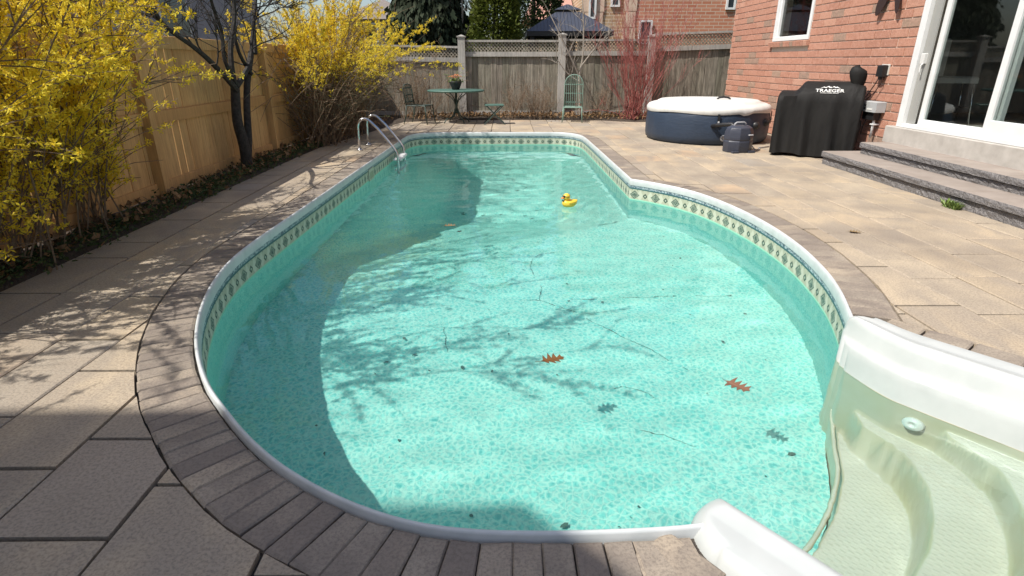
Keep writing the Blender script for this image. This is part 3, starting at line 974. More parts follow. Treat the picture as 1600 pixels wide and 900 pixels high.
# window
y0, y1, z0, z1 = WIN
mb = MB()
mb.cbox(WX - .01, WX + .09, y0, y0 + .075, z0, z1, .006); mb.cbox(WX - .01, WX + .09, y1 - .075, y1, z0, z1, .006)
mb.cbox(WX - .008, WX + .09, y0 + .075, y1 - .075, z0, z0 + .07, .006); mb.cbox(WX - .008, WX + .09, y0 + .075, y1 - .075, z1 - .07, z1, .006)
window = P4(mb.build("window", M_white), house)
mb = MB(); mb.box(WX + .05, WX + .056, y0 + .07, y1 - .07, z0 + .06, z1 - .06); mb.build("pane", M_glass, window)
mb = MB(); mb.cbox(WX + .012, WX + .05, y1 - .14, y1 - .078, z0 + .072, z1 - .072, .004); mb.build("frame_bead", M_white, window)
mb = MB()
mb.add([(WX + .28, y0 - .6, z0 - .3), (WX + 2.5, y0 - .6, z0 - .3), (WX + 2.5, y1 + .6, z0 - .3), (WX + .28, y1 + .6, z0 - .3), (WX + .28, y0 - .6, z1 + .3), (WX + 2.5, y0 - .6, z1 + .3), (WX + 2.5, y1 + .6, z1 + .3), (WX + .28, y1 + .6, z1 + .3)],
       [(4, 5, 6, 7), (1, 2, 6, 5), (0, 1, 5, 4), (2, 3, 7, 6), (0, 3, 2, 1)])
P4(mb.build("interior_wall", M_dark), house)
# brick sill under the window, single bricks on edge
n = 12; dy = (y1 - y0 + .10) / n
for i in range(n):
    mb = MB(); mb.cbox(-.055, .06, -dy / 2 + .004, dy / 2 - .004, -.04, .04, .004)
    o = mb.build("sill_brick", M_brick); o.location = (WX, y0 - .05 + (i + .5) * dy, z0 - .05); o.rotation_euler = (0, rad(-8), 0)
    o.parent = window

# ------------------------------------------------------------------ patio steps
def rock_material():
    m = NT("split_face_stone")
    p = m.pos(); r = m.rnd()
    n1 = m.noise(22, 5, .7, p); n2 = m.noise(80, 4, .7, p)
    col = m.mix(m.ramp(n2, [(.35, 0.), (.65, 1.)]), (.11, .105, .11), (.30, .285, .275))
    col = m.mix(m.val(r, 'MULTIPLY', .35), col, (.20, .19, .19))
    m.bump(m.val(n1, 'ADD', m.val(n2, 'MULTIPLY', .5)), 1., .03)
    return m.fin(col, .9, spec=.2)
M_rock = rock_material()
M_cap = noisy("step_cap_stone", (.245, .205, .175), (.31, .265, .23), 5, .85, .35, 110, .004)
steps = tag(empty("patio_steps", (4.4, 6, 0)), "two wide stone steps with split-face risers below the patio door", "steps")
def rough_box(x0, x1, y0, y1, z0, z1, amp=.008, n=8, m=3):
    """box whose front (-X) face is broken stone"""
    mb = MB(); vv = []; ff = []
    for i in range(n + 1):
        for j in range(m + 1):
            e = (i in (0, n)) or (j in (0, m))
            vv.append((x0 + (R.uniform(-amp, amp) if not e else .004), y0 + (y1 - y0) * i / n, z0 + (z1 - z0) * j / m))
    for i in range(n):
        for j in range(m):
            ff.append((i * (m + 1) + j, i * (m + 1) + j + 1, (i + 1) * (m + 1) + j + 1, (i + 1) * (m + 1) + j))
    mb.add(vv, ff)
    mb.add([(x0 + .004, y0, z0), (x0 + .004, y1, z0), (x0 + .004, y1, z1), (x0 + .004, y0, z1), (x1, y0, z0), (x1, y1, z0), (x1, y1, z1), (x1, y0, z1)],
           [(3, 2, 6, 7), (0, 3, 7, 4), (1, 5, 6, 2), (4, 7, 6, 5)])
    return mb
for (xf, xb, ye, zb, zt) in ((4.08, 4.86, 7.52, -.02, .165), (4.42, 4.86, 7.30, .165, .305)):
    y = 2.6; ch = .065
    while y < ye - .05:
        L = min(R.choice([.33, .38, .42]), ye - y)
        if ye - (y + L) < .12: L = ye - y
        P4(rough_box(xf + .028, xb, y + .002, y + L - .002, zb, zt - ch - .012).build("riser_block", M_rock), steps); y += L
    y = 2.6; caps = []
    while y < ye - .05:
        L = min(1.22, ye - y)
        if ye - (y + L) < .3: L = ye - y
        caps.append((y, y + L)); y += L
    for (a, b) in caps:
        mbf = rough_box(xf, xf + .03, a + .003, b - .003, zt - ch, zt - .004, .005, 16, 3)
        o = P4(mbf.build("step_cap", M_rock), steps)
        mb = MB(); mb.cbox(xf + .010, xb - .002, a + .003, b - .003, zt - ch + .002, zt, .006); t_ = mb.build("tread", M_cap, o)
# ------------------------------------------------------------------ house behind the viewer (only its shadow falls into view)
hb = tag(empty("rear_house", (-6, -.7, 0)), "tall house behind the viewer whose gable shadow falls on the near paving", "house")
GY = -.7; GZ = 7.85; GX = -5.25
gable = [(-13., 0.), (-2.35, 0.), (-2.35, GZ - 1.09 * 2.9), (GX, GZ), (-11., GZ), (-13., GZ - 2.2)]
mb = MB(); n = len(gable)
mb.add([(x, GY, z) for x, z in gable] + [(x, GY - .3, z) for x, z in gable], [tuple(range(n)), tuple(range(2 * n - 1, n - 1, -1))] + [(i, n + i, n + (i + 1) % n, (i + 1) % n) for i in range(n)])
P4(mb.build("gable_wall", M_mortar), hb)
mb = MB()
mb.add([(x, GY - .302, z - .02) for x, z in gable[2:]] + [(x, GY - 9., z - .02) for x, z in gable[2:]], [(0, 1, 5, 4), (1, 2, 6, 5), (2, 3, 7, 6)])
mb.add([(-2.36, GY - .302, 0), (-2.36, GY - 9, 0), (-2.36, GY - 9, GZ - 3.2), (-2.36, GY - .302, GZ - 3.2)], [(0, 1, 2, 3)])
P4(mb.build("roof", noisy("dark_shingles", (.05, .045, .04), (.09, .08, .07), 10, .9, .3)), hb)

# ------------------------------------------------------------------ hot tub
def quilt(name, c1, c2, rough):
    m = NT(name); p = m.objc()
    n1 = m.noise(7, 3, .6, m.scaled(p, (.6, .6, 2.)), 1.)
    n2 = m.noise(60, 3, .6, p)
    m.bump(m.val(n1, 'ADD', m.val(n2, 'MULTIPLY', .06)), .3, .02)
    return m.fin(m.mix(m.noise(4, 3, .5, p), c1, c2), rough, spec=.4)
M_navy = quilt("navy_vinyl", (.018, .031, .055), (.036, .052, .082), .5)
M_lid = noisy("white_vinyl_lid", (.66, .66, .63), (.56, .56, .53), 6, .5, .25, 14, .01)
M_blackp = plain("black_plastic", (.015, .015, .016), .45)
M_greyp = plain("grey_plastic", (.30, .30, .31), .45)
TUB = (3.42, 10.18); TR = .99
tub = tag(empty("inflatable_hot_tub", (*TUB, 0)), "round navy inflatable hot tub with white lid by the brick wall", "hot tub")
mb = MB(); N = 72; prof = [(.95, .0), (1.0, .04), (1.015, .12), (1.02, .25), (1.012, .4), (.995, .5), (.97, .545)]
vv = []; ff = []
for i, (r, z) in enumerate(prof):
    for k in range(N):
        a = 2 * math.pi * k / N
        rr = TR * (r + .006 * math.sin(a * 24) * math.sin(z * 6) + .004 * math.sin(a * 7 + z * 9))
        vv.append((rr * math.cos(a), rr * math.sin(a), z))
for i in range(len(prof) - 1):
    for k in range(N): ff.append((i * N + k, i * N + (k + 1) % N, (i + 1) * N + (k + 1) % N, (i + 1) * N + k))
mb.add(vv, ff); mb.build("tub_wall", M_navy, tub, smooth=True)
mb = MB(); vv = []; ff = []
prof = [(1.012, .475), (1.022, .50), (1.02, .535), (.99, .575), (.93, .598), (.87, .60), (.845, .625), (.80, .645), (.6, .655), (.57, .648), (.54, .657), (.35, .667), (.32, .66), (.29, .668), (.0, .675)]
for i, (r, z) in enumerate(prof):
    for k in range(N):
        a = 2 * math.pi * k / N
        zz_ = z
        if i < 2: zz_ = z + .012 * math.sin(a * 5 + 1) - (.045 * max(0, 1 - abs((a - rad(287)) / .12)))
        vv.append((TR * r * math.cos(a), TR * r * math.sin(a), zz_))
for i in range(len(prof) - 1):
    for k in range(N): ff.append((i * N + k, i * N + (k + 1) % N, (i + 1) * N + (k + 1) % N, (i + 1) * N + k))
mb.add(vv, ff); lid = mb.build("lid", M_lid, tub, smooth=True)
mb = MB(); mb.tube([(.02, -.36, .66), (.05, -.355, .69), (.13, -.35, .70), (.21, -.355, .69), (.24, -.36, .66)], .016, 6); mb.build("lid_handle", M_blackp, lid, smooth=True)
def on_tub(deg, z, r=1.02):
    a = rad(deg); return Vector((TR * r * math.cos(a), TR * r * math.sin(a), z))
for deg in (262, 335):
    mb = MB(); p0 = on_tub(deg, .42, 1.03); Mx = Matrix.Translation(p0) @ Matrix.Rotation(rad(deg - 270), 4, 'Z')
    mb.box(-.016, .016, -.006, .01, -.13, .06, Mx); s_ = mb.build("strap", M_blackp, tub)
    mb = MB(); mb.cbox(-.012, .012, -.018, -.004, -.075, -.045, .003, Mx); mb.build("buckle", plain("white_buckle", (.6, .6, .6), .4), s_)
Mx = Matrix.Translation(on_tub(268, .12, 1.025)) @ Matrix.Rotation(rad(268 - 270), 4, 'Z') @ Matrix.Rotation(rad(90), 4, 'X')
mb = MB(); mb.lathe([(.0, .02), (.03, .02), (.032, .028), (.044, .028), (.048, .0), (.05, -.02)], 20, Mx); mb.build("drain_valve", M_greyp, tub, smooth=True)
for zz_, dg in ((.30, 300), (.33, 317)):
    Mx = Matrix.Translation(on_tub(dg, zz_, 1.02)) @ Matrix.Rotation(rad(dg - 270), 4, 'Z') @ Matrix.Rotation(rad(90), 4, 'X')
    mb = MB(); mb.lathe([(.0, .05), (.035, .05), (.04, .03), (.06, .02), (.06, -.02)], 16, Mx); mb.build("hose_port", M_blackp, tub, smooth=True)

# pump unit
M_pump = quilt("charcoal_pump_housing", (.035, .04, .058), (.05, .055, .075), .4)
PX = (3.40, 8.60)
pump = tag(empty("pump_unit", (*PX, 0), rad(12)), "charcoal filter pump with carry handle in front of the hot tub", "pump")
def octa(r, z, n=8, sq=.82):
    return [(r * math.cos(2 * math.pi * (k + .5) / n) * (1 if True else 1), r * sq * math.sin(2 * math.pi * (k + .5) / n), z) for k in range(n)]
mb = MB(); L = [(.205, .0), (.215, .02), (.215, .155), (.207, .165), (.207, .175), (.215, .185), (.212, .28), (.185, .345), (.13, .375), (.10, .375)]
vv = []; ff = []
for r, z in L: vv += octa(r, z)
for i in range(len(L) - 1):
    for k in range(8): ff.append((i * 8 + k, i * 8 + (k + 1) % 8, (i + 1) * 8 + (k + 1) % 8, (i + 1) * 8 + k))
ff.append(tuple((len(L) - 1) * 8 + k for k in range(8)))
mb.add(vv, ff); body = mb.build("housing", M_pump, pump, angle=35)
md = body.modifiers.new("bevel", 'BEVEL'); md.width = .012; md.segments = 3; md.limit_method = 'ANGLE'; md.angle_limit = rad(25)
mb = MB(); mb.tube([(-.09, 0, .35), (-.085, 0, .40), (-.06, 0, .415), (.06, 0, .415), (.085, 0, .40), (.09, 0, .35)], .014, 8); mb.build("carry_handle", M_greyp, pump, smooth=True)
mb = MB(); mb.cbox(.045, .11, -.188, -.17, .25, .262, .002); mb.build("badge", plain("silver_badge", (.6, .6, .62), .3), pump)
for sx in (-1, 1):
    mb = MB(); mb.cbox(sx * .13 - .05, sx * .13 + .05, -.186, -.14, -.0, .03, .004); mb.build("foot", M_pump, pump)
mb = MB(); mb.tube([(.18, .1, .25), (.26, .2, .2), (.22, .5, .28), (.2, .62, .33)], .03, 8); mb.tube([(.1, .16, .3), (.05, .3, .36), (-.05, .5, .33), (-.08, .62, .30)], .03, 8)
mb.build("hose", M_blackp, pump, smooth=True)
mb = MB(); mb.tube([(.2, -.02, .1), (.30, .0, .02), (.42, .05, .012), (.5, .2, .012), (.75, .3, .012)], .009, 6); mb.build("power_cord", M_greyp, pump, smooth=True)

# ------------------------------------------------------------------ covered grill
def cover_material():
    m = NT("black_cover_fabric"); p = m.objc()
    n2 = m.noise(170, 2, .5, p); n1 = m.noise(5, 4, .6, m.scaled(p, (1.6, 1.6, .5)), .8)
    m.bump(m.val(n1, 'ADD', m.val(n2, 'MULTIPLY', .04)), .6, .02)
    return m.fin(m.mix(n1, (.010, .010, .010), (.022, .021, .020)), .62, spec=.15)
M_cover = cover_material()
GO = Vector((3.76, 8.28)); E1 = Vector((.868, -.497)).normalized(); E2 = Vector((-E1.y, E1.x))
grill = tag(empty("covered_grill", (*GO, 0), math.atan2(E1.y, E1.x)), "barbecue grill under a black fitted cover with white logo beside the steps", "grill")
LEN = 1.0
def prof_at(u):
    D = .50 - .26 * smooth(.45, 1.0, u)
    k = smooth(.17, .30, u) - .35 * smooth(.86, 1.0, u)
    hF = .80 + .03 * k; hM = .84 + .09 * k; hT = .865 + .125 * k
    return D, hF, hM, hT
mb = MB(); NU = 60; rowsz = []
for i in range(NU + 1):
    u = LEN * i / NU
    D, hF, hM, hT = prof_at(u)
    bot = .035 + .015 * math.sin(u * 9) + .03 * smooth(.75, 1, u)
    fz = [bot, .15, .30, .45, .60, .72, hF]
    fold = lambda z: (.030 * math.sin(u * 21 + 1.1 * math.sin(z * 3)) + .018 * math.sin(u * 37 + z * 2.)) * (1 - z / .86) ** .7
    front = [(-.035 * (1 - z / .85) - fold(z), z) for z in fz[:-1]] + [(.0, hF)]
    top_ = [(.045, hF + (hM - hF) * .55), (.10 * D / .5, hM), (.2 * D / .5, hT - .012), (.3 * D / .5, hT), (.40 * D / .5, hT - .01), (D - .03, hM - .02), (D, hF - .02)]
    backp = [(D + .01, .5), (D + .02, bot)]
    rowsz.append([(u, v, z) for v, z in front + top_ + backp])
NP = len(rowsz[0])
vv = []
def pinch(row, uu, f, dz):
    c = sum(p[1] for p in row) / len(row)
    return [(uu, c + (p[1] - c) * f, p[2] + (dz if p[2] > .7 else 0)) for p in row]
stations = [pinch(rowsz[0], -.022, .80, -.035)] + rowsz + [pinch(rowsz[-1], LEN + .02, .8, -.03)]
for rw in stations: vv += rw
ff = []
for i in range(len(stations) - 1):
    for k in range(NP - 1): ff.append((i * NP + k, (i + 1) * NP + k, (i + 1) * NP + k + 1, i * NP + k + 1))
ff.append(tuple(range(NP - 1, -1, -1))[::-1]); ff.append(tuple((len(stations) - 1) * NP + k for k in range(NP))[::-1])
mb.add(vv, ff)
cov = mb.build("cover", M_cover, grill, angle=55)
bm = bmesh.new(); bm.from_mesh(cov.data); bmesh.ops.recalc_face_normals(bm, faces=bm.faces); bm.to_mesh(cov.data); bm.free()
# chimney and hopper bump
mb = MB(); vv = []; ff = []
secs = [(.90, .17, .10, .09, .86), (.90, .17, .075, .07, .95), (.895, .17, .085, .08, .985), (.89, .165, .10, .09, 1.05), (.89, .16, .105, .09, 1.10), (.895, .155, .09, .08, 1.145), (.90, .15, .055, .05, 1.17), (.90, .15, .015, .015, 1.176)]
for si, (u, v, ra, rb_, z) in enumerate(secs):
    for k in range(16):
        a = 2 * math.pi * k / 16; w_ = 1 + .1 * math.sin(a * 3 + si * .8)
        vv.append((u + ra * w_ * math.cos(a), v + rb_ * w_ * math.sin(a), z - .004 * math.cos(a) * si))
for i in range(len(secs) - 1):
    for k in range(16): ff.append((i * 16 + k, i * 16 + (k + 1) % 16, (i + 1) * 16 + (k + 1) % 16, (i + 1) * 16 + k))
ff.append(tuple((len(secs) - 1) * 16 + k for k in range(16)))
mb.add(vv, ff); mb.build("chimney_cover", M_cover, cov, smooth=True)
mb = MB(); vv = []; ff = []
secs = [(.98, .08, .05, .09, .12), (.985, .08, .055, .095, .3), (.99, .08, .06, .10, .42), (.99, .08, .05, .08, .5), (.98, .08, .015, .03, .55)]
for si, (u, v, ra, rb_, z) in enumerate(secs):
    for k in range(14):
        a = 2 * math.pi * k / 14
        vv.append((u + ra * math.cos(a), v + rb_ * math.sin(a), z))
for i in range(len(secs) - 1):
    for k in range(14): ff.append((i * 14 + k, i * 14 + (k + 1) % 14, (i + 1) * 14 + (k + 1) % 14, (i + 1) * 14 + k))
mb.add(vv, ff); mb.build("hopper_cover", M_cover, cov, smooth=True)
# printed logo on the sloping front
def text_mesh(txt, size, name):
    cu = bpy.data.curves.new(name, 'FONT'); cu.body = txt; cu.size = size; cu.align_x = 'CENTER'; cu.extrude = .0006; cu.offset = size * .018
    o = bpy.data.objects.new(name, cu); C.objects.link(o)
    bpy.context.view_layer.update()
    me = bpy.data.meshes.new_from_object(o.evaluated_get(bpy.context.evaluated_depsgraph_get()))
    bpy.data.objects.remove(o)
    return me
M_print = plain("white_print", (.62, .62, .60), .6)
D, hF, hM, hT = prof_at(.6)
pa = Vector((.0, hF)); pb = Vector((.10 * D / .5, hM)); dirn = (pb - pa)
tilt = math.atan2(dirn.y, dirn.x)
Lg = Matrix.Translation((.60, -.006, hF + .012)) @ Matrix.Rotation(tilt, 4, 'X')
for txt, size, yo, sx in (("TRAEGER", .070, .026, 1.15), ("WOOD FIRED GRILLS", .018, .004, 1.25)):
    me = text_mesh(txt, size, "logo_lettering"); me.materials.append(M_print)
    o = link_mesh("logo_lettering", me, cov); o.matrix_local = Lg @ Matrix.Translation((0, yo, .004)) @ Matrix.Diagonal((sx, 1, 1, 1))
mb = MB()
pk = [[(-.125, .085), (-.075, .118), (-.055, .106), (-.02, .130), (.0, .112), (.012, .116), (.02, .098), (-.01, .10), (-.03, .114), (-.05, .094), (-.08, .104)], [(.012, .10), (.04, .127), (.062, .112), (.08, .121), (.125, .085), (.085, .103), (.06, .098), (.04, .112)]]
for pl in pk: mb.prism([(x, y - .004) for x, y in pl], .003, .0045)
o = mb.build("logo_mountain", M_print, cov); o.matrix_local = Lg

# ------------------------------------------------------------------ wall fittings
def at_wall(name, label, cat, y, z): return tag(empty(name, (WX, y, z)), label, cat)
ob = at_wall("wall_outlet", "black weatherproof socket on the brick wall with two hanging cords", "outlet", 7.80, 1.06)
mb = MB(); mb.cbox(-.012, .0, -.085, .085, .02, .15, .004); mb.build("base_plate", plain("light_plate", (.55, .53, .48), .5), ob)
mb = MB(); mb.cbox(-.075, -.012, -.065, .065, .0, .14, .012); mb.box(-.06, -.015, -.03, .03, -.04, .0); mb.build("cover_box", M_blackp, ob)
M_cord = plain("brown_cord", (.045, .018, .012), .5)
mb = MB(); mb.tube([(-.04, .03, .0), (-.05, .08, -.10), (-.05, .20, -.24), (-.06, .34, -.36), (-.07, .40, -.5)], .007, 5); mb.build("cord", M_blackp, ob, smooth=True)
mb = MB(); mb.tube([(-.04, -.04, .08), (-.05, -.06, -.05), (-.05, .04, -.19), (-.06, .20, -.30)], .007, 5); mb.build("cord", M_cord, ob, smooth=True)
eb_ = at_wall("junction_box", "pale grey electrical box on a white conduit above the steps", "electrical box", 7.78, .63)
mb = MB(); mb.cbox(-.13, -.005, -.17, .17, .0, .13, .008); mb.build("box_body", noisy("grey_box_plastic", (.42, .43, .43), (.36, .37, .37), 9, .5, 0), eb_)
mb = MB(); mb.cbox(-.135, -.129, .05, .09, .07, .09, .001); mb.cbox(-.135, -.129, .05, .09, .03, .05, .001); mb.build("switch", M_blackp, eb_)
mb = MB(); mb.cbox(-.134, -.129, -.09, .02, .025, .045, .001); mb.build("rating_plate", plain("plate_white", (.65, .65, .62), .5), eb_)
mb = MB(); mb.box(-.10, -.01, -.10, .14, -.10, .0); mb.build("socket_block", M_blackp, eb_)
mb = MB(); mb.tube([(-.06, -.07, .0), (-.06, -.07, -.32)], .016, 8); mb.build("conduit", M_white, eb_, smooth=True)
mb = MB(); mb.cbox(-.085, .0, -.105, -.035, -.16, -.145, .002); mb.build("conduit_clip", M_white, eb_)
mb = MB(); mb.tube([(-.07, .08, -.08), (-.09, .10, -.2), (-.08, .13, -.3)], .006, 5); mb.build("cord", M_blackp, eb_, smooth=True)
# metal butterfly: two lower wings hang into view
bf = at_wall("butterfly_ornament", "dark metal butterfly wall ornament, lower wings above the patio steps", "wall ornament", 7.95, 1.98)
M_bronze = plain("dark_bronze", (.055, .032, .028), .5, .4)
for sgn in (1, -1):
    for nm, pts in (("lower_wing", [(.02, .10), (.06, .03), (.10, -.07), (.16, -.165), (.21, -.19), (.235, -.15), (.235, -.06), (.20, .04), (.13, .12), (.06, .15)]),
                    ("upper_wing", [(.02, .17), (.10, .20), (.20, .18), (.30, .22), (.36, .34), (.33, .42), (.22, .40), (.10, .32), (.03, .24)])):
        q = [Vector((x, y)) for x, y in pts]; q = subdiv_curve(q, .03, True)
        mb = MB(); Mx = Matrix(((0, 0, -1, 0), (sgn, 0, 0, 0), (0, 1, 0, 0), (0, 0, 0, 1)))
        nq = len(q); cx = sum(p.x for p in q) / nq; cy = sum(p.y for p in q) / nq
        vv = [Mx @ Vector((p.x, p.y, .02 + .18 * p.x)) for p in q] + [Mx @ Vector((p.x, p.y, .026 + .18 * p.x)) for p in q]
        mb.add(vv, [tuple(range(nq)), tuple(range(2 * nq - 1, nq - 1, -1))] + [(i, (i + 1) % nq, nq + (i + 1) % nq, nq + i) for i in range(nq)])
        mb.build(nm, M_bronze, bf)
mb = MB(); mb.tube([(-.03, 0, .05), (-.03, 0, .15), (-.03, 0, .30)], .018, 8, rs=[.008, .02, .01]); mb.build("body", M_bronze, bf, smooth=True)
# slim white drain pipe between tub and grill
dp = at_wall("drain_pipe", "slim white pipe on the brick wall between hot tub and grill", "pipe", 8.95, 0)
mb = MB(); mb.tube([(-.03, 0, .02), (-.03, 0, .55)], .018, 8); mb.build("pipe", M_white, dp, smooth=True)
mb = MB(); mb.cbox(-.055, .0, -.035, .035, .50, .52, .002); mb.cbox(-.055, .0, -.035, .035, .06, .08, .002); mb.build("bracket", M_blackp, dp)
# chair inside the room
ch = tag(empty("dining_chair", (5.7, 7.75, .487), rad(70)), "pale chair with chrome legs seen inside through the patio door", "chair")
M_chair = plain("pale_upholstery", (.40, .39, .37), .7); M_chrome = plain("chrome", (.75, .75, .75), .2, 1.)
mb = MB(); mb.cbox(-.22, .22, -.22, .22, .50, .58, .02); mb.build("seat", M_chair, ch)
mb = MB(); mb.cbox(-.22, .22, .17, .24, .58, 1.02, .02); mb.build("backrest", M_chair, ch)
for sx in (-1, 1):
    for sy in (-1, 1):
        mb = MB(); mb.tube([(sx * .19, sy * .19, .5), (sx * .23, sy * .23, 0)], .012, 6); mb.build("leg", M_chrome, ch, smooth=True)
mb = MB(); mb.tube([(-.21, -.21, .2), (.21, -.21, .2)], .01, 6); mb.build("stretcher", M_chrome, ch, smooth=True)

# ------------------------------------------------------------------ ladder
M_steel = noisy("polished_steel", (.62, .62, .64), (.50, .50, .52), 30, .22, 0, metal=1.)
ladder = tag(empty("pool_ladder", (-2.2, 9.1, 0)), "chrome pool ladder with two looped handrails on the left edge", "ladder")
def rail_path(y):
    P = [(-2.215, y, -.02), (-2.22, y, .20), (-2.215, y, .31)]
    for k in range(9):
        a = math.pi - k / 8 * rad(128)
        P.append((-2.105 + .11 * math.cos(a), y, .33 + .125 * math.sin(a)))
    P += [(-1.92, y, .315), (-1.78, y, .135), (-1.70, y, .025), (-1.665, y, -.04), (-1.655, y, -.12), (-1.655, y, -.5), (-1.655, y, -.95)]
    return P
for yy in (8.78, 9.36):
    mb = MB(); pp = rail_path(yy); mb.tube([Vector(p) - Vector(ladder.location) for p in pp], .021, 12); mb.build("handrail", M_steel, ladder, smooth=True)
    mb = MB(); mb.lathe([(.021, .0), (.045, .0), (.045, .01), (.03, .022), (.021, .022)], 16, Matrix.Translation((-2.215 + 2.2, yy - 9.1, .002))); mb.build("floor_flange", M_steel, ladder, smooth=True)
for zz_ in (-.13, -.42, -.71):
    mb = MB(); mb.cbox(.475, .595, -.31, .25, zz_ - .03, zz_, .01)
    for i in range(6): mb.box(.485, .585, -.27 + i * .09, -.225 + i * .09, zz_, zz_ + .006)
    mb.build("ladder_step", plain("white_step_plastic", (.68, .69, .68), .5), ladder)

# ------------------------------------------------------------------ rubber duck
M_yel = plain("yellow_rubber", (.80, .52, .05), .35)
M_or = plain("orange_beak", (.75, .22, .03), .4)
duck = tag(empty("rubber_duck", (.666, 6.07, WL), rad(200)), "yellow rubber duck with black sunglasses floating near the deep end", "duck")
def blob(secs, n=20, m=None):
    """loft of ellipses along x: (x, cz, ry, rz)"""
    mb = MB(); vv = []; ff = []
    for (x, cz, ry, rz) in secs:
        for k in range(n):
            a = 2 * math.pi * k / n
            vv.append((x, ry * math.cos(a), cz + rz * math.sin(a)))
    for i in range(len(secs) - 1):
        for k in range(n): ff.append((i * n + k, (i + 1) * n + k, (i + 1) * n + (k + 1) % n, i * n + (k + 1) % n))
    ff.append(tuple(range(n))); ff.append(tuple((len(secs) - 1) * n + k for k in range(n))[::-1])
    mb.add(vv, ff); return mb
blob([(-.098, .062, .006, .005), (-.088, .055, .020, .012), (-.07, .040, .042, .030), (-.04, .030, .058, .040), (0., .026, .064, .046), (.035, .028, .058, .046), (.06, .034, .042, .036), (.074, .036, .022, .02), (.079, .036, .004, .004)]).build("body", M_yel, duck, smooth=True)
mb = MB(); mb.lathe([(.0, .0), (.02, .004), (.034, .016), (.040, .034), (.038, .052), (.028, .066), (.012, .074), (.0, .076)], 20, Matrix.Translation((.032, 0, .066))); hd = mb.build("head", M_yel, duck, smooth=True)
blob([(.066, .096, .016, .010), (.078, .095, .018, .008), (.090, .093, .014, .005), (.097, .092, .004, .002)]).build("beak", M_or, hd, smooth=True)
for sy in (-1, 1):
    mb = MB(); mb.lathe([(.0, .004), (.012, .004), (.013, .0), (.013, -.004)], 14, Matrix.Translation((.066, sy * .016, .112)) @ Matrix.Rotation(rad(sy * 28), 4, 'Z') @ Matrix.Rotation(rad(90), 4, 'Y')); mb.build("sunglass_lens", M_blackp, hd, smooth=True)
    mb = MB(); mb.tube([(.063, sy * .028, .114), (.045, sy * .041, .112), (.025, sy * .040, .110)], .0025, 5); mb.build("sunglass_arm", M_blackp, hd)
    blob([(-.06, .05, .003, .003), (-.045, .045, .010, .016), (-.01, .04, .012, .022), (.02, .042, .010, .016), (.03, .044, .003, .004)], 12).build("wing", M_yel, duck, smooth=True).location = (0, sy * .054, .004)
mb = MB(); mb.add([(.071, 0, .066), (.074, .024, .078), (.074, .024, .054), (.074, -.024, .078), (.074, -.024, .054), (.083, 0, .066)], [(0, 1, 2), (5, 2, 1), (0, 4, 3), (5, 3, 4), (0, 5, 1), (0, 2, 5), (0, 3, 5), (0, 5, 4)]); mb.build("bow_tie", M_blackp, duck)

# ------------------------------------------------------------------ leaves and debris
def oak_leaf(name, loc, size, rz, cols, label, curl=.10, shape=0):
    half = [(x, y * 1.25) for x, y in [(0, 0), (.05, .03), (.12, .05), (.16, .17), (.22, .28), (.26, .15), (.30, .08), (.38, .20), (.46, .36), (.49, .20), (.50, .09), (.58, .19), (.68, .30), (.69, .17), (.71, .07), (.80, .12), (.90, .17), (.88, .08), (1.0, .0)]]
    if shape: half = [(x, y * (1.15 + .3 * math.sin(x * 9))) for x, y in half]
    full = half + [(x, -y * .95) for x, y in half[-2:0:-1]]
    m = NT(name + "_tissue"); c = m.mix(m.noise(40, 3, .6, m.pos()), cols[0], cols[1]); mat = m.fin(c, .55)
    mb = MB(); n = len(half); nf = len(full)
    def zc(x, y): return curl * (abs(y) * 1.2 + (x - .5) ** 2 * .8)
    spine = [(x, 0.) for x, y in half]
    V = []; F = []
    for s in (1, -1):
        b = len(V)
        for x, y in half:
            V.append((x - .5, 0., zc(x, 0) + .012)); V.append((x - .5, s * y, zc(x, y) + .012))
        for i in range(n - 1):
            f = (b + 2 * i, b + 2 * i + 2, b + 2 * i + 3, b + 2 * i + 1)
            F.append(f if s > 0 else f[::-1])
    V2 = [(x, y, z - .012) for x, y, z in V]; o = len(V)
    mb.add([(x * size, y * size, z * size) for x, y, z in V + V2], F + [tuple(i + o for i in f)[::-1] for f in F])
    e = tag(empty(name, loc, rz), label, "leaf", "fallen leaves")
    mb.build("blade", mat, e)
    mb = MB(); mb.tube([(-.5 * size, 0, .02 * size), (-.62 * size, .03 * size, .03 * size), (-.70 * size, .08 * size, .02 * size)], .008 * size, 5)
    mb.tube([((x - .5) * size, 0, (zc(x, 0) + .016) * size) for x in (0, .25, .5, .75, 1)], .008 * size, 4, rs=[.010 * size, .009 * size, .007 * size, .005 * size, .002 * size]); mb.build("stem", mat, e)
    return e
RB = ((.10, .04, .010), (.20, .085, .02)); PK = ((.22, .11, .065), (.15, .07, .04)); BR = ((.16, .11, .05), (.25, .17, .08)); DK = ((.025, .03, .025), (.05, .05, .04))
oak_leaf("oak_leaf", (.235, 2.645, WL + .003), .135, rad(20), RB, "dark rust oak leaf floating near the middle of the pool", .16)
oak_leaf("oak_leaf", (1.105, 2.375, WL + .003), .125, rad(-50), PK, "pale reddish oak leaf floating near the white pool stairs", .14, 1)
oak_leaf("oak_leaf", (-.545, 5.263, WL + .003), .12, rad(10), BR, "tan curled leaf floating left of the pool centre", .22)
oak_leaf("oak_leaf", (-.44, 5.08, WL + .003), .06, rad(60), DK, "small dark leaf floating beside the tan leaf", .1)
oak_leaf("oak_leaf", (2.71, 4.29, .004), .09, rad(-30), BR, "curled dry leaf lying on the right patio slabs", .3)
M_debris = noisy("wet_debris", (.06, .12, .11), (.12, .19, .16), 20, .9, 0)
mb = MB()
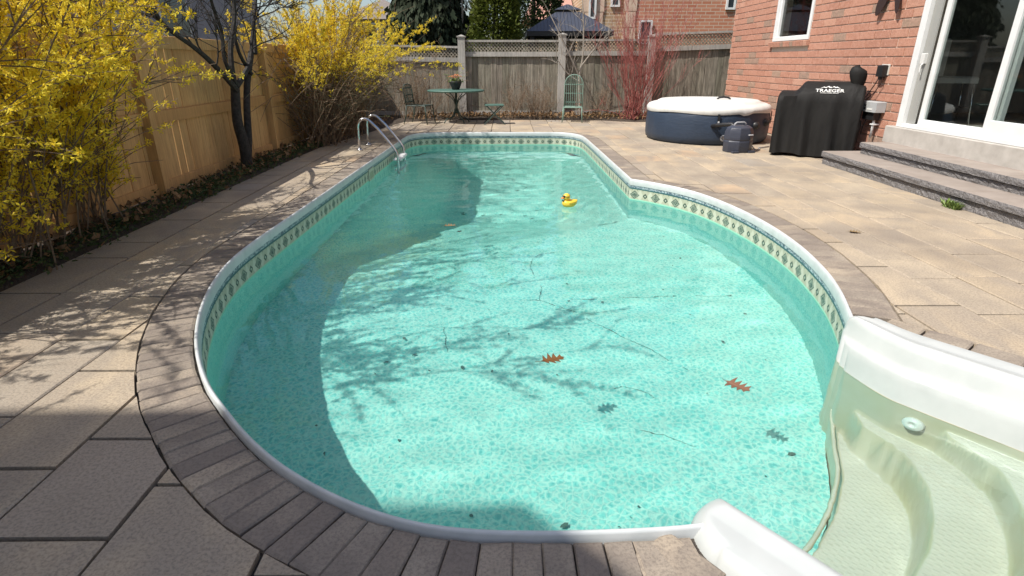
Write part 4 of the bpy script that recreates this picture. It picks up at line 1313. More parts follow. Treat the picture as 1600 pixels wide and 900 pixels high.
def fleck(x, y, L, rz, w=.25):
    z = floor_z(x, y) + .014
    ca_, sa_ = math.cos(rz), math.sin(rz)
    q = [(-.5, 0), (-.2, -w), (.25, -w * .8), (.5, .1), (.15, w), (-.25, w * .8)]
    mb.add([(x + (a * ca_ - b * sa_) * L, y + (a * sa_ + b * ca_) * L, z + R.uniform(0, .006)) for a, b in q], [tuple(range(6))])
RD = random.Random(3)
for _ in range(60):
    x, y = RD.uniform(-1.3, 1.8), RD.uniform(1.9, 6.2)
    if inside((x, y), FLOORPOLY): fleck(x, y, RD.choice([.008, .012, .016, .026]), RD.uniform(0, 6), RD.uniform(.15, .4))
for _ in range(60):
    fleck(RD.uniform(-.9, .55), RD.uniform(7.6, 9.5), RD.choice([.02, .03, .04, .06]), RD.uniform(-.4, .4), .2)
for x, y, L in ((-.30, 3.25, .045), (-.62, 3.4, .035), (-.8, 3.3, .045), (-.72, 3.6, .04), (-.1, 3.2, .04), (.25, 2.0, .05), (1.45, 2.4, .05)): fleck(x, y, L, RD.uniform(0, 6), .25)
def line_on_floor(pts, n=24, j=.008):
    c = subdiv_curve([Vector(p) for p in pts], .05)
    P_ = [(q.x + RD.uniform(-j, j), q.y + RD.uniform(-j, j), floor_z(q.x, q.y) + .005) for q in c]
    i_ = 0
    while i_ < len(P_) - 1:                                  # broken, uneven strands of silt and twig
        n_ = RD.randint(2, 5)
        if RD.random() < .72: mb.tube(P_[i_:i_ + n_ + 1], .0016, 4, rs=[RD.uniform(.0009, .0024) for _ in P_[i_:i_ + n_ + 1]])
        i_ += n_
line_on_floor([(.45, 5.25), (.25, 5.15), (.22, 4.8), (.28, 4.45), (.265, 4.2)])
line_on_floor([(.0, 4.2), (.265, 4.2), (.52, 3.98), (.75, 3.7), (.91, 3.5), (1.15, 3.2)])
line_on_floor([(.3, 4.25), (.8, 4.23), (1.4, 4.25), (1.8, 4.27)], j=.004)
line_on_floor([(-.47, 3.79), (-.44, 3.6), (-.41, 3.44)])
line_on_floor([(.55, 3.0), (.75, 3.02), (.88, 2.92)])
line_on_floor([(.72, 2.62), (.85, 2.58), (1.0, 2.48)])
line_on_floor([(-.85, 9.4), (.2, 9.6), (.6, 9.5), (.72, 8.6), (.62, 7.7), (-.2, 7.5)], j=.02)
deb = tag(mb.build("pool_debris", M_debris), "dark twigs and leaf scraps lying on the pool floor", "debris", kind="stuff")
deb.cycles.is_caustics_receiver = True
for o in list(ladder.children) + list(duck.children): o.cycles.is_caustics_receiver = True
# weed tuft against the step
mb = MB()
for _ in range(90):
    a = R.uniform(0, 6.28); L = R.uniform(.04, .10); b = Vector((4.05 + R.uniform(-.03, .02), 5.09 + R.uniform(-.08, .08), 0))
    d = Vector((math.cos(a) * .6, math.sin(a) * .6, R.uniform(.4, 1.))).normalized() * L; s_ = Vector((-math.sin(a), math.cos(a), 0)) * .007
    mb.add([b - s_ * .5, b + s_ * .5, b + d * .6 + s_ + Vector((0, 0, .01)), b + d, b + d * .6 - s_ + Vector((0, 0, .01))], [(0, 1, 2, 3, 4)])
tag(mb.build("weed_tuft", noisy("weed_green", (.10, .17, .03), (.17, .24, .05), 30, .6, 0)), "small green weed growing at the foot of the lower step", "weed")

# ------------------------------------------------------------------ garden furniture at the back
M_verd = noisy("green_painted_metal", (.045, .105, .085), (.08, .155, .125), 20, .5, .1)
M_verd2 = noisy("faded_green_metal", (.14, .23, .185), (.19, .28, .23), 14, .55, .1)
M_dkgr = noisy("dark_green_metal", (.02, .045, .038), (.035, .065, .055), 20, .5, 0)
tb = tag(empty("bistro_table", (-1.09, 12.9, 0)), "round green metal table with curled pedestal by the grey fence", "table")
mb = MB(); mb.lathe([(.0, .655), (.56, .655), (.59, .640), (.605, .650), (.605, .668), (.59, .676), (.0, .678)], 40); mb.build("table_top", M_verd, tb, smooth=True)
mb = MB(); mb.tube([(0, 0, .655), (0, 0, .40), (0, 0, .2)], .02, 8, rs=[.02, .028, .022]); mb.build("pedestal", M_dkgr, tb, smooth=True)
for k in range(4):
    a = rad(35 + 90 * k); c_, s_ = math.cos(a), math.sin(a)
    mb = MB(); mb.tube([(c_ * r, s_ * r, z) for r, z in ((.02, .3), (.045, .24), (.09, .15), (.16, .10), (.24, .09), (.29, .04), (.31, .0))], .012, 6); mb.build("leg", M_dkgr, tb, smooth=True)
    mb = MB(); mb.tube([(c_ * r, s_ * r, z) for r, z in ((.025, .38), (.06, .46), (.13, .53), (.22, .58), (.3, .65))], .009, 6); mb.build("bracket", M_dkgr, tb, smooth=True)
pt = tag(empty("flower_pot", (-1.09, 12.9, .679)), "small black pot of orange flowers on the green table", "flower pot")
mb = MB(); mb.lathe([(.0, .0), (.075, .0), (.10, .06), (.128, .13), (.138, .165), (.13, .17), (.118, .15), (.0, .14)], 24); mb.build("pot", M_blackp, pt, smooth=True)
M_of = noisy("orange_petals", (.70, .20, .05), (.78, .30, .12), 60, .6, 0); M_gl = noisy("flower_leaves", (.10, .16, .04), (.2, .26, .07), 50, .6, 0)
def petals(n, cx, cy, cz, sx, sy, sz, size, rng):
    mb = MB()
    for _ in range(n):
        c = Vector((cx + rng.gauss(0, sx), cy + rng.gauss(0, sy), cz + rng.gauss(0, sz)))
        d = Vector((rng.gauss(0, 1), rng.gauss(0, 1), rng.gauss(0, 1))).normalized(); e = d.orthogonal().normalized(); f = d.cross(e)
        mb.add([c - e * size, c - f * size * .6, c + e * size, c + f * size * .6], [(0, 1, 2, 3)])
    return mb
RF = random.Random(5)
mb = MB()
for fx, fy, fz in ((-.04, -.05, .275), (.05, -.07, .28), (.02, .03, .30), (.10, -.02, .26), (-.10, 0, .26), (.0, -.09, .25)):
    for k in range(14):
        a = k * 2.4; r = .012 + .0026 * k; c = Vector((fx + r * math.cos(a), fy + r * math.sin(a), fz - .0008 * k)); u = Vector((math.cos(a), math.sin(a), .3)).normalized() * .03; w_ = Vector((-math.sin(a), math.cos(a), 0)) * .013
        mb.add([c, c + u * .6 - w_, c + u * 1.3, c + u * .6 + w_], [(0, 1, 2, 3)])
mb.build("blossoms", M_of, pt)
petals(90, 0, 0, .18, .07, .06, .025, .028, RF).build("leaves", M_gl, pt)
mb = MB()
for dx, dz in ((-.2, .10), (-.25, .16), (.15, .2), (.2, .12), (-.12, .05), (.06, .22)):
    mb.tube([(0, 0, .15), (dx * .4, 0, .15 + dz * .8), (dx, -.02, .15 + dz)], .004, 4)
mb.build("grass_blades", M_gl, pt)

def metal_chair(name, loc, rz, mat, label, sh, bh, w, arch):
    e = tag(empty(name, loc, rz), label, "chair", "green metal garden chairs")
    h = w / 2
    for sx in (-1, 1):
        mb = MB(); mb.tube([(sx * h, -h, sh), (sx * h * 1.03, -h * 1.08, sh * .5), (sx * h * 1.08, -h * 1.2, 0)], .011, 6); mb.build("leg", mat, e, smooth=True)
        mb = MB(); mb.tube([(sx * h, h, sh), (sx * h, h * 1.1, sh * .4), (sx * h * 1.05, h * 1.35, 0)], .011, 6); mb.build("leg", mat, e, smooth=True)
    mb = MB()
    for i in range(9): mb.box(-h + .012, h - .012, -h + i * w / 9, -h + i * w / 9 + w / 9 * .7, sh - .006, sh)
    mb.build("seat", mat, e)
    mb = MB(); mb.tube([(-h, -h, sh), (h, -h, sh), (h, h, sh), (-h, h, sh), (-h, -h, sh)], .011, 6); mb.build("seat_frame", mat, e)
    mb = MB(); mb.tube([(-h, h, sh), (-h, h + .04, sh + bh * .55)] + [(-h * math.cos(t), h + .05, sh + bh * .7 + bh * .3 * math.sin(t) * arch) for t in [k * math.pi / 10 for k in range(11)]] + [(h, h + .04, sh + bh * .55), (h, h, sh)], .011, 6); mb.build("back_frame", mat, e, smooth=True)
    mb = MB()
    for i in range(1, 9):
        x_ = -h + w * i / 9; zt_ = sh + bh * .7 + bh * .3 * arch * math.sqrt(max(0, 1 - (x_ / h) ** 2))
        mb.tube([(x_, h + .01, sh), (x_, h + .045, zt_)], .0055 if i % 3 else .008, 4)
    mb.build("back_bars", mat, e)
    mb = MB(); 
    for zz_ in (.12, .4, .68): mb.box(-h, h, h + .02 + zz_ * .03, h + .026 + zz_ * .03, sh + bh * zz_, sh + bh * zz_ + .02)
    mb.build("back_slats", mat, e)
    return e
metal_chair("garden_chair", (1.44, 13.08, 0), rad(-8), M_verd2, "tall faded green metal chair with arched back against the grey fence", .31, .66, .40, 1.0)
metal_chair("garden_chair", (-1.86, 12.75, 0), rad(75), M_dkgr, "dark green metal chair half hidden left of the round table", .37, .5, .42, .5)
stl = tag(empty("folding_stool", (-.27, 12.62, 0), rad(5)), "low green folding stool with crossed legs right of the round table", "stool")
mb = MB(); mb.cbox(-.20, .20, -.16, .16, .375, .40, .01); mb.build("seat", M_verd, stl)
for sy in (-1, 1):
    for sx in (-1, 1):
        mb = MB(); mb.tube([(sx * .17, sy * .14, .376), (-sx * .22, sy * .16, .0)], .011, 6); mb.build("leg", M_dkgr, stl)
mb = MB(); mb.tube([(0, -.15, .165), (0, .15, .165)], .01, 6); mb.build("cross_bar", M_dkgr, stl)
# ------------------------------------------------------------------ vegetation
def leafy(name, c1, c2, trans=.35, rough=.6, scale=9):
    m = NT(name)
    col = m.ramp(m.noise(scale, 3, .6, m.pos()), [(.3, c1), (.7, c2)])
    m.fin(col, rough, spec=.2)
    tl = m.n("BsdfTranslucent"); m.l(col, tl.inputs[0])
    mx = m.n("MixShader"); mx.inputs[0].default_value = trans
    m.l(m.b.outputs[0], mx.inputs[1]); m.l(tl.outputs[0], mx.inputs[2]); m.l(mx.outputs[0], m.out.inputs["Surface"])
    return m.mat
M_fors = leafy("forsythia_petals", (.80, .58, .02), (.92, .76, .10), .5)
M_twig = noisy("forsythia_twigs", (.10, .065, .04), (.22, .155, .095), 25, .85, 0)
M_bark = noisy("dark_bark", (.012, .011, .010), (.045, .038, .034), 25, .9, .8, 60, .01)
M_red = noisy("dogwood_stems", (.22, .055, .05), (.36, .12, .10), 12, .6, 0)
M_pale = noisy("pale_bark", (.22, .19, .16), (.36, .32, .27), 20, .85, .2)
M_brown = noisy("dry_stems", (.12, .08, .05), (.26, .19, .13), 12, .9, 0)

def flower(mb, c, rng, size):
    ax = Vector((rng.gauss(0, .8), rng.gauss(0, .8), rng.gauss(-.25, .7))).normalized()
    e = ax.orthogonal().normalized(); f = ax.cross(e)
    a0 = rng.uniform(0, 6.28)
    for k in range(4):
        a = a0 + k * math.pi / 2 + rng.uniform(-.2, .2)
        d = (e * math.cos(a) + f * math.sin(a)); t = ax.cross(d)
        L = size * rng.uniform(.8, 1.15)
        mb.add([c, c + d * L * .5 + ax * L * .35 - t * L * .22, c + d * L + ax * L * .45, c + d * L * .5 + ax * L * .35 + t * L * .22], [(0, 1, 2, 3)])

def arch(rng, base, az, lean, L, droop, seg=9, wob=.03):
    d = Vector((math.cos(az) * math.sin(lean), math.sin(az) * math.sin(lean), math.cos(lean)))
    P = [Vector(base)]; st_ = L / seg
    for i in range(seg):
        d = (d + Vector((rng.gauss(0, wob), rng.gauss(0, wob), -droop / seg * (i / seg) * 2 + rng.gauss(0, wob)))).normalized()
        P.append(P[-1] + d * st_)
    return P
def along(P, t):
    f = t * (len(P) - 1); i = min(int(f), len(P) - 2)
    return P[i].lerp(P[i + 1], f - i), (P[i + 1] - P[i]).normalized()

def forsythia(name, label, bases, nstem, seed, Lr, leanr, droop, dens, fsize, zlo, zhi, keep, twig_r, ntw, azf):
    rng = random.Random(seed)
    e = tag(empty(name, (bases[0][0], bases[0][1], 0)), label, "shrub", "forsythia shrubs")
    st = MB(); fl = MB()
    nf = 0
    for s in range(nstem):
        b = rng.choice(bases); b = Vector((b[0] + rng.gauss(0, .10), b[1] + rng.gauss(0, .16), 0))
        P = arch(rng, b, azf(rng), rng.uniform(*leanr), rng.uniform(*Lr), droop * rng.uniform(.5, 1.4))
        n = len(P)
        st.tube(P, .01, 4, False, rs=[twig_r * (1 - .75 * i / (n - 1)) for i in range(n)])
        lines = [(P, .25)]
        for _ in range(ntw):
            p, d = along(P, rng.uniform(.12, .98))
            d2 = (d + Vector((rng.gauss(0, .7), rng.gauss(0, .7), rng.gauss(.1, .5)))).normalized()
            L2 = rng.uniform(.2, .65)
            q = [p, p + d2 * L2 * .5 + Vector((0, 0, .01)), p + d2 * L2 + Vector((0, 0, -.05 * L2))]
            st.tube(q, .003, 3, False, rs=[.0045, .0035, .002])
            lines.append((q, 0.))
        for Q, t0 in lines:
            L = sum((b_ - a_).length for a_, b_ in zip(Q, Q[1:]))
            k = int(L * dens)
            for _ in range(k):
                p, d = along(Q, rng.uniform(t0, 1.))
                pr = smooth(zlo, zhi, p.z + rng.gauss(0, .12)) if zhi > zlo else 1.
                if rng.random() < pr * keep(p) :
                    flower(fl, p + Vector((rng.gauss(0, .012), rng.gauss(0, .012), rng.gauss(0, .012))), rng, fsize); nf += 1
    def mv(o): o.parent = e; o.matrix_parent_inverse = Matrix.Translation(-Vector(e.location)); return o
    tag(mv(st.build("stems", M_twig)), kind="stuff"); tag(mv(fl.build("flowers", M_fors)), kind="stuff")
    print(name, "flowers", nf)
from mathutils import noise as mnoise
def patchy(sc, lo, hi, seed):
    return lambda p: smooth(lo, hi, .5 + .5 * mnoise.noise(Vector((p.x * sc + seed, p.y * sc, p.z * sc))))
forsythia("forsythia_bush", "large yellow forsythia arching over the near left fence",
          [(-3.18, 2.3), (-3.15, 2.8), (-3.15, 3.3), (-3.2, 3.7), (-3.18, 4.1), (-3.2, 4.45)], 98, 11, (1.4, 3.3), (.06, .55), 1.2, 50, .029, -.1, .30, (lambda p, f=patchy(2.4, .34, .58, 3.): f(p) * (1 - .55 * smooth(1.9, 2.3, p.z))), .0075, 15, lambda r: r.gauss(.6, 1.6))
forsythia("forsythia_bush", "dense rounded forsythia with brown twigs behind the pool ladder",
          [(-2.95, 9.3), (-2.9, 9.9), (-2.9, 10.4), (-2.85, 10.9), (-3.0, 9.7)], 300, 12, (1.2, 2.5), (.05, .75), 1.2, 46, .031, .85, 1.7, patchy(1.9, .35, .57, 9.), .007, 8, lambda r: r.uniform(0, 6.28))

def limb(mb, P, r0, r1, n=7):
    P = subdiv_curve(P, .12)
    k = len(P) - 1
    mb.tube(P, r0, n, True, rs=[r0 + (r1 - r0) * i / k for i in range(k + 1)])
    return P
def twigs(mb, rng, P, r, depth, L, spread=.8, up=.3, cnt=4, t0=.25):
    for _ in range(cnt):
        p, d = along(P, rng.uniform(t0, 1.))
        d2 = (d * .7 + Vector((rng.gauss(0, spread), rng.gauss(0, spread), rng.gauss(up, spread * .6)))).normalized()
        l2 = L * rng.uniform(.6, 1.2)
        q = [p]
        for i in range(4):
            d2 = (d2 + Vector((rng.gauss(0, .13), rng.gauss(0, .13), rng.gauss(.03, .12)))).normalized(); q.append(q[-1] + d2 * l2 / 4)
        mb.tube(q, r, 4, False, rs=[r * (1 - .14 * i) for i in range(5)])
        if depth > 0: twigs(mb, rng, q, r * .58, depth - 1, L * .6, spread, up, cnt, .2)
def tree_thing(name, label, cat, loc, group=None): return tag(empty(name, loc), label, cat, group)

rng = random.Random(21)
tr = tree_thing("dark_bark_tree", "small bare tree with forked black trunk before the tan fence", "tree", (-3.18, 7.0, 0))
def pl(pts, x0=-3.16): return [Vector((x0 + (z * .05) + rng.gauss(0, .02), y, z)) for y, z in pts]
tk_ = MB(); br = MB()
limb(tk_, pl([(7.0, -.02), (6.96, .3), (6.95, .6), (7.0, .97)]), .068, .05, 9)
T2 = limb(tk_, pl([(7.08, -.02), (7.16, .35), (7.28, .7), (7.45, 1.0), (7.65, 1.35)], -3.20), .05, .036, 8)
limbs = [pl([(7.0, .93), (6.72, 1.08), (6.4, 1.27), (6.1, 1.40), (5.75, 1.52), (5.4, 1.75)]), pl([(7.0, .93), (6.93, 1.2), (6.98, 1.45), (7.1, 1.75), (7.15, 2.2), (7.05, 2.6)]), pl([(7.0, .95), (7.2, 1.10), (7.45, 1.25), (7.6, 1.5), (7.8, 1.9)]),
         pl([(7.0, .97), (6.8, 1.25), (6.75, 1.55), (6.55, 1.9), (6.5, 2.4)]), pl([(7.65, 1.33), (7.85, 1.7), (7.95, 2.1), (7.9, 2.6)], -3.2), pl([(7.5, 1.1), (7.25, 1.35), (7.2, 1.7), (7.4, 2.1)], -3.2)]
for i, l_ in enumerate(limbs):
    Q = limb(br, l_, .036 if i < 3 else .026, .012, 6)
    twigs(br, rng, Q, .0095, 2, .55, .6, .25, 6, .3)
def mvp(o, e): o.parent = e; o.matrix_parent_inverse = Matrix.Translation(-Vector(e.location)); return o
mvp(tk_.build("trunk", M_bark, smooth=True), tr); tag(mvp(br.build("crown", M_bark), tr), kind="stuff")

dg = tree_thing("red_twig_dogwood", "bare shrub of bright red upright stems before the grey fence", "shrub", (2.8, 13.5, 0))
rng = random.Random(5); mb = MB()
for i in range(84):
    az = rng.uniform(0, 6.28); b = Vector((2.88 + rng.gauss(0, .12), 13.5 + rng.gauss(0, .08), .02))
    P = arch(rng, b, az if rng.random() < .35 else rng.choice([0, 0, 0, math.pi, math.pi]) + rng.gauss(0, .35), abs(rng.gauss(.22, .33)), rng.uniform(1.3, 3.0), -.3, 8, .09)
    for q in P: q.y = min(q.y, 14.05) if q.z < 1.9 else q.y
    mb.tube(P, .01, 4, False, rs=[.0066 * (1 - .11 * k) for k in range(len(P))])
    twigs(mb, rng, P, .004, 1, .42, .33, .45, 4, .3)
mvp(mb.build("stems", M_red), dg)

bt = tree_thing("young_bare_tree", "slender pale-barked bare tree behind the arched green chair", "tree", (1.68, 13.8, 0))
rng = random.Random(8); mb = MB(); b2 = MB()
limb(mb, [(1.70, 13.8, -.02), (1.66, 13.8, .5), (1.64, 13.8, .95)], .035, .026)
for P in ([(1.64, 13.8, .95), (1.70, 13.78, 1.4), (1.68, 13.78, 2.0), (1.63, 13.78, 2.6), (1.6, 13.8, 3.0)], [(1.65, 13.8, .9), (1.35, 13.7, 1.45), (1.1, 13.7, 1.9), (.85, 13.75, 2.35)], [(1.65, 13.8, 1.1), (1.95, 13.7, 1.5), (2.25, 13.7, 1.75)], [(1.64, 13.8, .8), (1.35, 13.75, 1.0), (1.1, 13.7, 1.3)]):
    Q = limb(b2, P, .02, .008, 6); twigs(b2, rng, Q, .007, 1, .5, .5, .3, 5)
mvp(mb.build("trunk", M_pale, smooth=True), bt); tag(mvp(b2.build("branches", M_pale), bt), kind="stuff")

def dry_shrub(name, label, cx, cy, n, h, seed, spread, mat=M_brown):
    e = tree_thing(name, label, "shrub", (cx, cy, 0), "dry leafless shrubs along the back bed")
    rng = random.Random(seed); mb = MB()
    for _ in range(n):
        P = arch(rng, (cx + rng.gauss(0, spread * .35), cy + rng.gauss(0, .12), 0), rng.uniform(0, 6.28), abs(rng.gauss(.2, .3)), rng.uniform(.5, 1.) * h, .35, 6, .09)
        for q in P: q.y = min(q.y, 14.1)
        mb.tube(P, .006, 4, False, rs=[.006 * (1 - .1 * k) for k in range(len(P))])
        twigs(mb, rng, P, .003, 1, .28, .7, .2, 4, .2)
    tag(mvp(mb.build("stems", mat), e), kind="stuff")
dry_shrub("dry_shrub", "tangled leafless brown shrub in the corner behind the dark chair", -2.15, 13.65, 60, 1.65, 31, .9)
dry_shrub("dry_shrub", "sparse leafless shrub with fine twigs between stool and fence post", .12, 13.75, 22, 1.05, 32, .35)
dry_shrub("dry_shrub", "low bundle of dead stalks left of the arched green chair", .75, 13.75, 34, .75, 33, .35)
dry_shrub("dry_shrub", "thin leafless shrub between the slender tree and red dogwood", 2.15, 13.75, 20, .8, 34, .3)

# leaf litter and ground cover
mb = MB(); rng = random.Random(40)
for _ in range(5200):
    if rng.random() < .62:
        x = rng.uniform(-2.3, 4.7); y = 14.05 - abs(rng.gauss(0, .38))
    else:
        y = rng.uniform(2., 13.5); x = rng.uniform(-3.35, -2.88) if y < 9.2 else rng.uniform(-3.3, -2.5)
    if inside((x, y), PATIO) and rng.random() < .93: continue
    s_ = rng.uniform(.012, .035); a = rng.uniform(0, 6.28); z = rng.uniform(.02, .075) + (.05 * rng.random() if y > 13.4 else 0)
    if inside((x, y), PATIO): z = .006
    c_, sn = math.cos(a) * s_, math.sin(a) * s_
    t1, t2 = rng.gauss(0, .5) * s_, rng.gauss(0, .5) * s_
    z += abs(t1) + abs(t2)
    mb.add([(x + c_, y + sn, z + t1), (x - sn * .6, y + c_ * .6, z + t2), (x - c_, y - sn, z - t1), (x + sn * .6, y - c_ * .6, z - t2)], [(0, 1, 2, 3)])
tag(mb.build("leaf_litter", leafy("dead_leaves", (.13, .075, .035), (.30, .19, .10), .15, .8, 30)), "brown dead leaves and litter covering the planting beds", "leaf litter", kind="stuff")
mb = MB()
for _ in range(5200):
    y = rng.choice([rng.uniform(5.4, 9.3), rng.uniform(2.2, 6.)]); x = rng.gauss(-3.08, .12)
    if x < -3.36 or x > -2.80: continue
    z = abs(rng.gauss(0, .035)) + .03; s_ = rng.uniform(.010, .022)
    d = Vector((rng.gauss(0, 1), rng.gauss(0, 1), abs(rng.gauss(0, 1)) + .4)).normalized(); e_ = d.orthogonal().normalized(); f_ = d.cross(e_)
    c = Vector((x, y, z)); mb.add([c - e_ * s_, c - f_ * s_ * .6, c + e_ * s_, c + f_ * s_ * .6], [(0, 1, 2, 3)])
tag(mb.build("ground_cover", leafy("ground_cover_leaves", (.035, .06, .02), (.08, .11, .04), .25, .6, 12)), "low dark green ground cover along the foot of the tan fence", "ground cover", kind="stuff")

# ------------------------------------------------------------------ beyond the fences
def clump_tree(name, label, loc, h, r, n, seed, mat, tmat, shape, size, droop=0., zb=.3):
    e = tree_thing(name, label, "tree", loc, "trees beyond the back fence"); rng = random.Random(seed); mb = MB()
    for _ in range(n):
        t = rng.random() ** .85; z = zb + (h - zb) * t
        rr = r * shape(t) * (1 - .45 * rng.random() ** 2.2); a = rng.uniform(0, 6.28)
        rr *= .82 + .36 * (.5 + .5 * mnoise.noise(Vector((math.cos(a) * 2.2, math.sin(a) * 2.2, z * 1.6 + seed))))
        c = Vector((rr * math.cos(a), rr * math.sin(a), z)); 
        out = Vector((math.cos(a), math.sin(a), .35 - droop * 2.2)).normalized()
        for k in range(4):
            d = (out + Vector((rng.gauss(0, .5), rng.gauss(0, .5), rng.gauss(0, .5) - droop))).normalized(); s_ = size * rng.uniform(.6, 1.3)
            sd = d.cross(Vector((rng.gauss(0, 1), rng.gauss(0, 1), rng.gauss(0, 1)))).normalized() * s_ * .28
            p = c + Vector((rng.gauss(0, size * .5), rng.gauss(0, size * .5), rng.gauss(0, size * .5)))
            mb.add([p, p + d * s_ * .5 + sd, p + d * s_, p + d * s_ * .5 - sd], [(0, 1, 2, 3)])
    tag(mb.build("crown", mat, e), kind="stuff")
    mb = MB(); mb.tube([(0, 0, -.06), (.02, 0, h * .45), (0, 0, h * .9)], .1, 8, True, rs=[.13, .08, .02]); mb.build("trunk", tmat, e, smooth=True)
M_cedarleaf = leafy("cedar_foliage", (.05, .075, .012), (.13, .15, .025), .25, .7, 2.5)
M_yew = leafy("dark_evergreen_foliage", (.022, .038, .014), (.055, .075, .028), .2, .7, 2.5)
M_spr = leafy("weeping_spruce_foliage", (.016, .028, .014), (.05, .06, .035), .15, .8, 1.8)
cone = lambda t: (1 - t) ** .55 * (.75 + .25 * min(1, t * 5))
clump_tree("cedar_tree", "bright olive green cedar behind the middle of the back fence", (-.30, 16.2, 0), 4.6, .75, 5200, 51, M_cedarleaf, M_bark, cone, .10)
clump_tree("evergreen_tree", "dark green bushy evergreen between cedar and gazebo", (.85, 20.4, 0), 5.0, 1.35, 5200, 52, M_yew, M_bark, cone, .11)
clump_tree("weeping_spruce", "dark weeping conifer with drooping branches beyond the left corner", (-2.1, 17.0, 0), 4.8, 1.05, 6000, 53, M_spr, M_bark, lambda t: .95 - .25 * t + .12 * math.sin(t * 19), .19, .9)
rng = random.Random(61); e = tree_thing("grey_bare_tree", "pale leafless tree standing between weeping conifer and cedar", "tree", (-1.15, 16.6, 0)); mb = MB(); b2 = MB()
limb(mb, [(-1.15, 16.6, -.05), (-1.12, 16.6, 1.0), (-1.2, 16.6, 1.9)], .07, .05)
for P in ([(-1.2, 16.6, 1.85), (-1.45, 16.5, 2.3), (-1.75, 16.4, 2.9)], [(-1.2, 16.6, 1.9), (-1.15, 16.5, 2.5), (-1.2, 16.5, 3.2)], [(-1.2, 16.6, 1.8), (-.9, 16.4, 2.2), (-.75, 16.4, 2.9)]):
    Q = limb(b2, P, .035, .015, 6); twigs(b2, rng, Q, .011, 2, .55, .6, .2, 5)
mvp(mb.build("trunk", M_pale, smooth=True), e); tag(mvp(b2.build("crown", M_pale), e), kind="stuff")

gz = tag(empty("gazebo", (1.68, 17.6, 0)), "gazebo with two-tier dark grey metal roof behind the fence", "gazebo")
M_gz = NT("dark_standing_seam_metal"); _w = M_gz.n("TexWave"); _w.inputs["Scale"].default_value = 3.4; _w.bands_direction = 'X'; M_gz.l(M_gz.objc(), _w.inputs["Vector"])
M_gz.bump(M_gz.ramp(_w.outputs[1], [(.8, 0.), (.95, 1.)]), .8, .03); M_gz = M_gz.fin((.062, .07, .095), .45, .2)
def hip(mb, hx, hy, z0, kx, ky, z1, t=.03):
    mb.add([(-hx, -hy, z0), (hx, -hy, z0), (hx, hy, z0), (-hx, hy, z0), (-kx, -ky, z1), (kx, -ky, z1), (kx, ky, z1), (-kx, ky, z1)], [(0, 1, 5, 4), (1, 2, 6, 5), (2, 3, 7, 6), (3, 0, 4, 7), (4, 5, 6, 7), (3, 2, 1, 0)])
mb = MB(); hip(mb, 1.17, 1.1, 1.98, .32, .26, 2.50); r1 = mb.build("lower_roof", M_gz, gz)
mb = MB(); hip(mb, .37, .3, 2.55, .03, .03, 2.70); mb.build("upper_roof", M_gz, gz)
mb = MB(); mb.box(-.24, .24, -.2, .2, 2.50, 2.552); mb.build("vent_curb", M_blackp, r1)
mb = MB(); mb.box(-1.15, 1.15, -1.09, -1.04, 1.86, 1.978); mb.box(-1.15, 1.15, 1.04, 1.09, 1.86, 1.978); mb.box(-1.15, -1.10, -1.039, 1.039, 1.86, 1.978); mb.box(1.10, 1.15, -1.039, 1.039, 1.86, 1.978); mb.build("eave_beam", M_blackp, gz)
for sx in (-1, 1):
    for sy in (-1, 1):
        mb = MB(); mb.cbox(sx * 1.0 - .05, sx * 1.0 + .05, sy * .92 - .05, sy * .92 + .05, -.05, 1.86, .005); mb.build("post", M_blackp, gz)

def nb_brick(name, c1, c2, mort, sc):
    m = NT(name); br_ = m.n("TexBrick"); mp = m.n("Mapping"); mp.inputs["Rotation"].default_value = (rad(90), 0, 0); m.l(m.pos(), mp.inputs[0]); m.l(mp.outputs[0], br_.inputs["Vector"])
    br_.inputs["Color1"].default_value = (*c1, 1); br_.inputs["Color2"].default_value = (*c2, 1); br_.inputs["Mortar"].default_value = (*mort, 1)
    br_.inputs["Scale"].default_value = sc; br_.inputs["Mortar Size"].default_value = .035; br_.inputs["Brick Width"].default_value = .9; br_.inputs["Row Height"].default_value = .3; br_.inputs["Bias"].default_value = -.1
    m.bump(br_.outputs[1], -.5, .01)
    return m.fin(br_.outputs[0], .9)
M_nb = nb_brick("neighbour_orange_brick", (.40, .15, .085), (.50, .23, .14), (.5, .38, .29), 3.)
M_bf = nb_brick("neighbour_buff_brick", (.42, .29, .17), (.33, .21, .12), (.55, .45, .34), 3.)
M_quoin = noisy("stone_quoins", (.52, .38, .28), (.62, .47, .36), 6, .9, 0)
M_shing = noisy("brown_shingles", (.15, .125, .11), (.21, .18, .16), 12, .9, .3)
nh = tag(empty("neighbour_brick_house", (6., 20, 0)), "neighbour's orange brick house with stone corners beyond the back fence", "house")
def nbp(mb, name, mat, par=None, **k): return mvp(mb.build(name, mat, **k), nh) if par is None else mb.build(name, mat, par)
mb = MB(); mb.box(3.85, 12., 20.0, 28., -.05, 6.5); nbp(mb, "wall", M_nb)
mb = MB(); mb.box(2.5, 3.848, 20.35, 28., -.05, 6.4); nbp(mb, "side_wall", M_bf)
for (a, b) in ((2.46, 3.12), (3.70, 4.10)):
    for k in range(14):
        i_ = .05 if k % 2 else 0.
        mb = MB(); mb.box(a + i_, b - i_ * .6, 19.96 if a > 3.5 else 20.30, 20.02 if a > 3.5 else 20.36, -.05 + k * .46, -.05 + k * .46 + .44); nbp(mb, "quoin", M_quoin)
